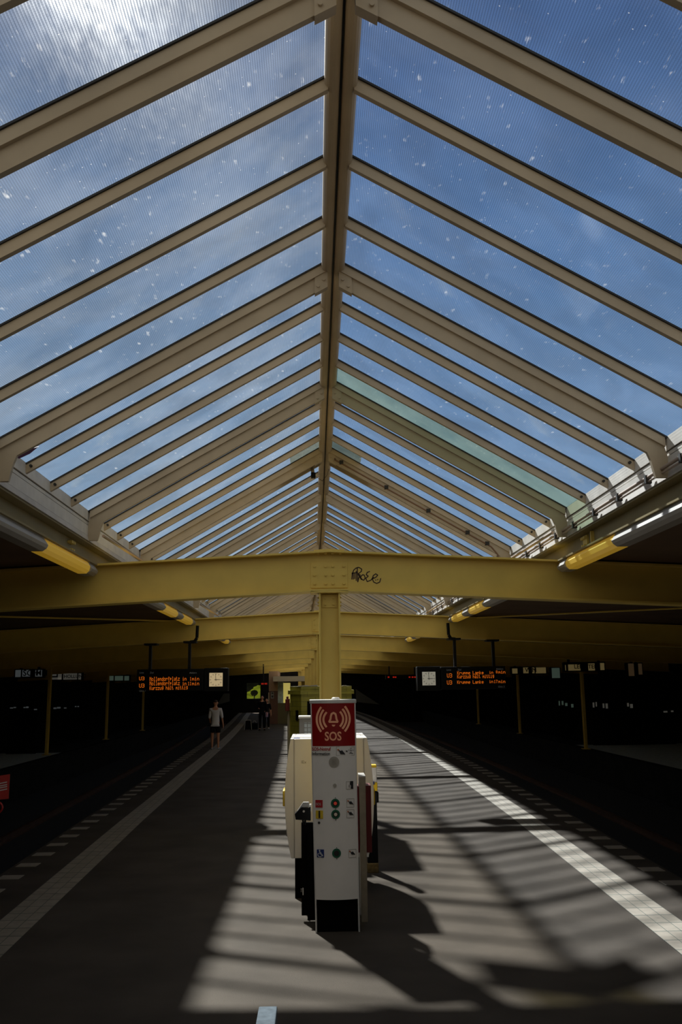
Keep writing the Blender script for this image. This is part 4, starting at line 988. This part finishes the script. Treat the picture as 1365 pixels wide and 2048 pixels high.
shrink([o for o in bpy.data.objects if o not in ROOF2])
# small window lights low on the side walls
def small_lights(pts, Y, m, lab):
    t = thing('window_light', lab, 'light', (at(pts[0][0], pts[0][1], Y).x, Y, at(pts[0][0], pts[0][1], Y).z))
    a = at(min(p_[0] for p_ in pts) - 3, min(p_[1] for p_ in pts) - 3, Y); b = at(max(p_[0] for p_ in pts) + 6, max(p_[1] for p_ in pts) + 6, Y)
    MB().box((a.x, Y + .01, -.012), (b.x, Y + .12, a.z)).build('dark_panel', 'dark_wall', t)
    for (x_, y_, w, h) in pts:
        p = at(x_, y_, Y); q_ = at(x_ + w, y_ + h, Y); MB().box((p.x, Y, q_.z), (q_.x, Y + .02, p.z)).build('pane', m, t)
small_lights([(20, 1415, 6, 2), (27, 1414, 5, 2), (47, 1414, 4, 2), (52, 1413, 5, 3), (68, 1418, 6, 2)], 34.6, 'ad_cool', 'row of faint window panes low at the far left')
small_lights([(107, 1415, 6, 3), (114, 1414, 7, 3), (128, 1415, 5, 2), (150, 1412, 3, 2), (155, 1412, 3, 2)], 44.0, 'ad_cool', 'faint window panes low beside the nearest left canopy post')
small_lights([(1118, 1402, 3, 9), (1124, 1402, 4, 8), (1131, 1406, 5, 6), (1143, 1408, 5, 7)], 41.0, 'ad_green', 'faint window panes low at right before the olive panel')
small_lights([(1186, 1405, 4, 10), (1192, 1404, 3, 9), (1206, 1407, 4, 9), (1212, 1407, 5, 10), (1255, 1406, 4, 7), (1261, 1408, 6, 8), (1328, 1422, 8, 3), (1343, 1421, 5, 3)], 34.6, 'ad_light', 'faint window panes low at the far right')

# ---------------- red barrier sign cut by the left frame edge
SY = 11.6
def sp_(x_, y_): return at(x_, y_, SY)
t = thing('warning_sign', 'red warning sign with white lines at the left platform edge', 'sign', (sp_(-12, 1600).x, SY, 0))
a = sp_(-34, 1556); b = sp_(10.3, 1600)
pl = MB().hexa([(a.x, SY, a.z), (b.x, SY + .12, a.z + .03), (b.x, SY + .13, a.z + .03), (a.x, SY + .01, a.z)], [(a.x, SY, b.z - .01), (b.x, SY + .12, b.z), (b.x, SY + .13, b.z), (a.x, SY + .01, b.z - .01)]).build('sign_plate', 'no_entry_red', t)
for v in (1570, 1575, 1579, 1584):
    c = sp_(8, v); d = sp_(-30, v + 2); MB().hexa([(d.x, SY - .002, d.z), (c.x, SY + .105, c.z + .03), (c.x, SY + .11, c.z + .03), (d.x, SY + .005, d.z)], [(d.x, SY - .002, d.z - .012), (c.x, SY + .105, c.z + .018), (c.x, SY + .11, c.z + .018), (d.x, SY + .005, d.z - .012)]).build('white_line', 'icon_white', pl)
c = sp_(-12, 1616)
g = MB(); n = 24
for i in range(n):
    a0, a1 = 2 * pi * i / n, 2 * pi * (i + 1) / n
    g.cyl((c.x + .095 * cos(a0), SY + .02, c.z + .075 * sin(a0)), (c.x + .095 * cos(a1), SY + .02, c.z + .075 * sin(a1)), .013, 6)
g.build('ring_symbol', 'no_entry_red', t)
MB().cyl((c.x, SY + .05, 0), (c.x, SY + .05, a.z), .03, 12).build('post', 'black_steel', t)

# ---------------- stair handrail end at the bottom edge
t = thing('handrail', 'galvanized square handrail end at the bottom edge of the view', 'handrail', (-.127, 2.5, 0))
a = at(518, 2012.5, 2.5); b = at(555, 2012.5, 2.5)
MB().box((a.x, 1.3, a.z - .04), (b.x, 2.5, a.z)).build('top_rail', 'galvanized', t, bevel=.003)
MB().box((a.x + .004, 2.42, 0), (b.x - .004, 2.46, a.z - .04)).build('post', 'galvanized', t, bevel=.002)
MB().box((a.x + .004, 1.32, 0), (b.x - .004, 1.36, a.z - .04)).build('post', 'galvanized', t, bevel=.002)

# ---------------- people
def skin_obj(name, verts, edges, radii, m, parent, sub=2):
    me = bpy.data.meshes.new(name); me.from_pydata(verts, edges, []); o = bpy.data.objects.new(name, me); C.objects.link(o)
    me.materials.append(M[m])
    md = o.modifiers.new('skin', 'SKIN'); md.use_smooth_shade = True
    lay = me.skin_vertices[0].data if len(me.skin_vertices) else None
    for i, r in enumerate(radii):
        lay[i].radius = r if isinstance(r, tuple) else (r, r)
    lay[0].use_root = True
    ss = o.modifiers.new('sub', 'SUBSURF'); ss.levels = sub; ss.render_levels = sub
    o.parent = parent; o.matrix_parent_inverse = parent_inv(parent)
    return o
def chain(V, E, R, pts, rad, start=None):
    prev = start
    for p, r in zip(pts, rad):
        V.append(p); R.append(r); i = len(V) - 1
        if prev is not None: E.append((prev, i))
        prev = i
    return prev
def person(x, y, h, lab, top, top_m, leg_m, shorts, facing, arms, hair_m='hair', shoes='shoe', sleeve=1.0, grp=None):
    "facing +1: back to the camera, -1: facing it. arms = (left wrist, right wrist) offsets in body units"
    t = thing('person', lab, 'person', (x, y, 0), grp); k = h / 1.78
    def T(p): return (x + p[0] * k, y + p[1] * k * facing, p[2] * k)
    V, E, R = [], [], []
    V.append(T((0, 0, .95))); R.append((.130 * k, .088 * k))
    c1 = chain(V, E, R, [T((0, 0, 1.10)), T((0, -.01, 1.30)), T((0, 0, 1.43))], [(.125 * k, .09 * k), (.155 * k, .105 * k), (.12 * k, .08 * k)], 0)
    nk = chain(V, E, R, [T((0, .01, 1.50)), T((0, .02, 1.56))], [.055 * k, .055 * k], c1)
    hd = chain(V, E, R, [T((0, .03, 1.62)), T((0, .03, 1.69)), T((0, .02, 1.745))], [(.070 * k, .088 * k), (.076 * k, .095 * k), (.055 * k, .07 * k)], nk)
    chain(V, E, R, [T((0, .125, 1.64)), ], [.012 * k], hd - 1)                       # nose
    for s_ in (-1, 1): chain(V, E, R, [T((s_ * .085, .02, 1.645))], [.013 * k], hd - 1)      # ears
    wr = []
    for s_, (ex, ey, ez, wx, wy, wz) in zip((-1, 1), arms):
        sh = chain(V, E, R, [T((s_ * .17, 0, 1.42))], [.062 * k], c1)
        el = chain(V, E, R, [T((s_ * ex, ey, ez))], [.042 * k], sh)
        w_ = chain(V, E, R, [T((s_ * wx, wy, wz))], [.027 * k], el); wr.append(w_)
        d = (Vector((s_ * wx, wy, wz)) - Vector((s_ * ex, ey, ez))).normalized()
        pm = chain(V, E, R, [T(tuple(Vector((s_ * wx, wy, wz)) + d * .07))], [(.034 * k, .018 * k)], w_)
        for fi, fo in enumerate((-.03, -.01, .01, .03)):
            L = (.07, .085, .08, .06)[fi]; b0 = Vector((s_ * wx, wy, wz)) + d * .09 + Vector((0, fo, 0))
            chain(V, E, R, [T(tuple(b0 + d * .02)), T(tuple(b0 + d * L * .7 + Vector((-s_ * .008, 0, 0)))), T(tuple(b0 + d * L + Vector((-s_ * .022, 0, 0))))], [.009 * k, .008 * k, .007 * k], pm)
        chain(V, E, R, [T(tuple(Vector((s_ * wx, wy + .035, wz)) + d * .05)), T(tuple(Vector((s_ * wx, wy + .055, wz)) + d * .09))], [.010 * k, .008 * k], w_)
    for s_ in (-1, 1):
        chain(V, E, R, [T((s_ * .095, 0, .86)), T((s_ * .105, .0, .50)), T((s_ * .11, -.02, .32)), T((s_ * .11, -.01, .10)), T((s_ * .125, .03, .045)), T((s_ * .14, .14, .03))], [.088 * k, .055 * k, .053 * k, .034 * k, .036 * k, (.038 * k, .022 * k)], 0)
    skin_obj('body', V, E, R, 'skin', t)
    # upper clothing: body tube with sleeves
    V, E, R = [], [], []
    V.append(T((0, 0, .97))); R.append((.158 * k, .124 * k)); chain(V, E, R, [T((0, 0, .87))], [(.168 * k, .130 * k)], 0)
    c1 = chain(V, E, R, [T((0, 0, 1.12)), T((0, -.01, 1.30)), T((0, 0, 1.43)), T((0, .0, 1.475))], [(.148 * k, .108 * k), (.175 * k, .122 * k), (.135 * k, .095 * k), (.075 * k, .07 * k)], 0)
    for s_, (ex, ey, ez, wx, wy, wz) in zip((-1, 1), arms):
        sh = chain(V, E, R, [T((s_ * .175, 0, 1.42))], [.075 * k], c1 - 1)
        el = chain(V, E, R, [T((s_ * ex, ey, ez))], [.057 * k], sh)
        e_ = Vector((s_ * ex, ey, ez)); w2 = Vector((s_ * wx, wy, wz)); chain(V, E, R, [T(tuple(e_.lerp(w2, sleeve)))], [.042 * k], el)
    skin_obj(top, V, E, R, top_m, t)
    V, E, R = [], [], []
    V.append(T((0, 0, .95))); R.append((.158 * k, .120 * k)); chain(V, E, R, [T((0, 0, 1.05))], [(.135 * k, .10 * k)], 0)
    for s_ in (-1, 1):
        if shorts: chain(V, E, R, [T((s_ * .095, 0, .84)), T((s_ * .105, 0, .66)), T((s_ * .107, 0, .58))], [(.105 * k, .108 * k), .098 * k, .096 * k], 0)
        else: chain(V, E, R, [T((s_ * .095, 0, .86)), T((s_ * .105, 0, .50)), T((s_ * .11, -.01, .09))], [.100 * k, .078 * k, .066 * k], 0)
    skin_obj('shorts' if shorts else 'trousers', V, E, R, leg_m, t)
    V, E, R = [], [], []
    chain(V, E, R, [T((0, .0, 1.66)), T((0, -.005, 1.72)), T((0, .01, 1.76))], [(.070 * k, .080 * k), (.079 * k, .094 * k), (.06 * k, .07 * k)])
    skin_obj('hair', V, E, R, hair_m, t)
    for s_ in (-1, 1):
        V, E, R = [], [], []
        chain(V, E, R, [T((s_ * .115, -.05, .04)), T((s_ * .122, .03, .05)), T((s_ * .138, .12, .035)), T((s_ * .145, .19, .03))], [(.040 * k, .038 * k), (.045 * k, .045 * k), (.046 * k, .033 * k), (.035 * k, .024 * k)])
        skin_obj('shoe', V, E, R, shoes, t)
    return t
arm_rel = ((.215, -.02, 1.14, .20, .06, 1.02), (.235, .0, 1.16, .27, .03, .90))
pf = on_floor(430.5, 1499.5)
person(pf.x, pf.y, 1.86, 'person in light shirt and black shorts, back turned, waiting on left tile strip', 'shirt', 'shirt', 'dark_cloth', True, 1, arm_rel, sleeve=.25)
pf2 = on_floor(524.5, 1461)
arm2 = ((.22, .03, 1.15, .16, .22, 1.12), (.23, .0, 1.15, .25, .05, .90))
person(pf2.x, pf2.y, 1.84, 'person in dark clothes facing the camera beside the luggage', 'jacket', 'dark_cloth', 'dark_cloth', False, -1, arm2, shoes='dark_cloth', sleeve=.95)
pf3 = on_floor(532.5, 1459.5)
person(pf3.x, pf3.y + .6, 1.66, 'person in dark top holding a lilac bag, next to the booth', 'top', 'dark_cloth', 'dark_cloth', False, -1, arm2, shoes='shoe', sleeve=.2)
b = MB().cbox((pf3.x + .02, pf3.y + .28, .78), (.16, .10, .26)).build('hand_bag', 'lilac_cloth', None, bevel=.03); tag(b, 'small lilac bag held by the person next to the booth', 'bag')
# luggage: framed trolley bag on the platform by the person in dark clothes
pb = on_floor(496.5, 1461)
t = thing('trolley_bag', 'dark trolley bag with pale frame standing on the left tile strip', 'bag', (pb.x, pb.y, 0))
MB().box((pb.x - .17, pb.y, .05), (pb.x + .17, pb.y + .24, .50)).build('bag_body', 'dark_cloth', t, bevel=.03)
g = MB()
for s_ in (-1, 1): g.tube([(pb.x + s_ * .19, pb.y - .02, .04), (pb.x + s_ * .17, pb.y - .02, .3), (pb.x + s_ * .15, pb.y - .02, .53)], .014, 8)
g.tube([(pb.x - .15, pb.y - .02, .53), (pb.x, pb.y - .02, .56), (pb.x + .15, pb.y - .02, .53)], .014, 8); g.build('frame', 'bag_white', t)
for s_ in (-1, 1): MB().cyl((pb.x + s_ * .15 - .015, pb.y + .1, .035), (pb.x + s_ * .15 + .015, pb.y + .1, .035), .035, 12).build('wheel', 'black_plastic', t)
pb = on_floor(509, 1459)
t = thing('travel_bag', 'small dark travel bag between trolley bag and standing person', 'bag', (pb.x, pb.y, 0))
MB().box((pb.x - .18, pb.y, 0), (pb.x + .18, pb.y + .3, .34)).build('bag_body', 'dark_cloth', t, bevel=.04)
MB().tube([(pb.x - .1, pb.y + .1, .33), (pb.x - .06, pb.y + .1, .45), (pb.x + .06, pb.y + .1, .45), (pb.x + .1, pb.y + .1, .33)], .012, 8).build('handle', 'bag_white', t)

# ---------------- sunlit bank outside the far opening
g = MB(); n = 14; V = []
for i in range(n + 1):
    for j in range(n + 1):
        u, v = i / n, j / n; V.append((-16 + 16 * u, 88 + 14 * v, .8 + 4.5 * v + .35 * sin(6 * u + 4 * v) + .2 * random.random()))
V = V + [(p_[0], p_[1], -1.0) for p_ in V]; m_ = n + 1; q_ = m_ * m_
g.v = V; g.f = [(i * (n + 1) + j, (i + 1) * (n + 1) + j, (i + 1) * (n + 1) + j + 1, i * (n + 1) + j + 1) for i in range(n) for j in range(n)]
g.f += [(i, i + 1, q_ + i + 1, q_ + i) for i in range(n)] + [(q_ - 1 - i, q_ - 2 - i, 2 * q_ - 2 - i, 2 * q_ - 1 - i) for i in range(n)]
g.f += [(i * m_, (i + 1) * m_, q_ + (i + 1) * m_, q_ + i * m_) for i in range(n)]
o = g.build('grass_bank', 'grass'); tag(o, 'sunlit green bank seen through the far opening', 'grass'); o['kind'] = 'stuff'

# dark shrub leaning over the bank
g = MB()
for i in range(420):
    a = random.random() * 2 * pi; rr = random.random()
    uu = 493 + 26 * random.random()
    c_ = at(uu, 1365 + (max(1.5, 1384 - (uu - 494) * .72 - 1365)) * random.random(), 86.5) if i < 280 else at(509 + 5.5 * rr * cos(a) + 3 * sin(a), 1386 - 4.5 * rr * sin(a) + 1.5 * cos(a), 86.5)
    c_.y += random.uniform(-.3, .3); s_ = random.uniform(.06, .13)
    g.add([c_ + Vector((s_, 0, 0)), c_ + Vector((-s_, .05, s_ * .3)), c_ + Vector((0, s_, -s_)), c_ + Vector((0, -s_ * .3, s_))], [(0, 1, 2), (0, 3, 1), (1, 3, 2), (2, 3, 0)])
c0 = at(509, 1386, 86.5); g.cyl((c0.x, 86.5, -1.0), (c0.x, 86.5, c0.z), .05, 8)
o = g.build('dark_shrub', 'shrub'  if 'shrub' in M else mat('shrub', (.012, .02, .006), .9)); tag(o, 'dark shrub in front of the sunlit bank beyond the far opening', 'shrub')
# wind braces under the dark roof decks in the second bay
for side, nm in ((-1, 'left'), (1, 'right')):
    t = thing('wind_brace', 'thin crossed yellow brace rods under the dark %s roof deck behind nearest beam' % nm, 'brace', (side * 5, 14.5, 3.5))
    def wp(d, y): return (XC + side * d, y, H + (4.03 - .05 * d / QS - H) * QS - .05)
    MB().cyl(wp(3.1, 10.5), wp(9.0, 18.2), .016, 8).build('brace_rod', 'yellow_paint', t)
    MB().cyl(wp(9.0, 10.5), wp(3.1, 18.2), .016, 8).build('brace_rod', 'yellow_paint', t)
    c_ = Vector(wp(6.05, 14.35)); MB().cyl(c_ - Vector((0, 0, .02)), c_ + Vector((0, 0, .02)), .12, 20).build('brace_ring', 'yellow_paint', t)

# pale wedges of retaining wall at the far end
for n_, pl_ in ((1, [(712, 1378), (722, 1385), (760, 1409), (713, 1404)]), (2, [(434, 1410), (448, 1387), (459, 1387), (459, 1403)])):
    P_ = [at(a, b, 82.2) for a, b in pl_]
    struct(MB().prism([(p_.x, p_.z) for p_ in P_], lambda u, v, w_: (u, w_, v), 82.1, 82.4).build('trim_%d' % (900 + n_), 'wedge' if 'wedge' in M else mat('wedge', (.10, .10, .09), .9)))
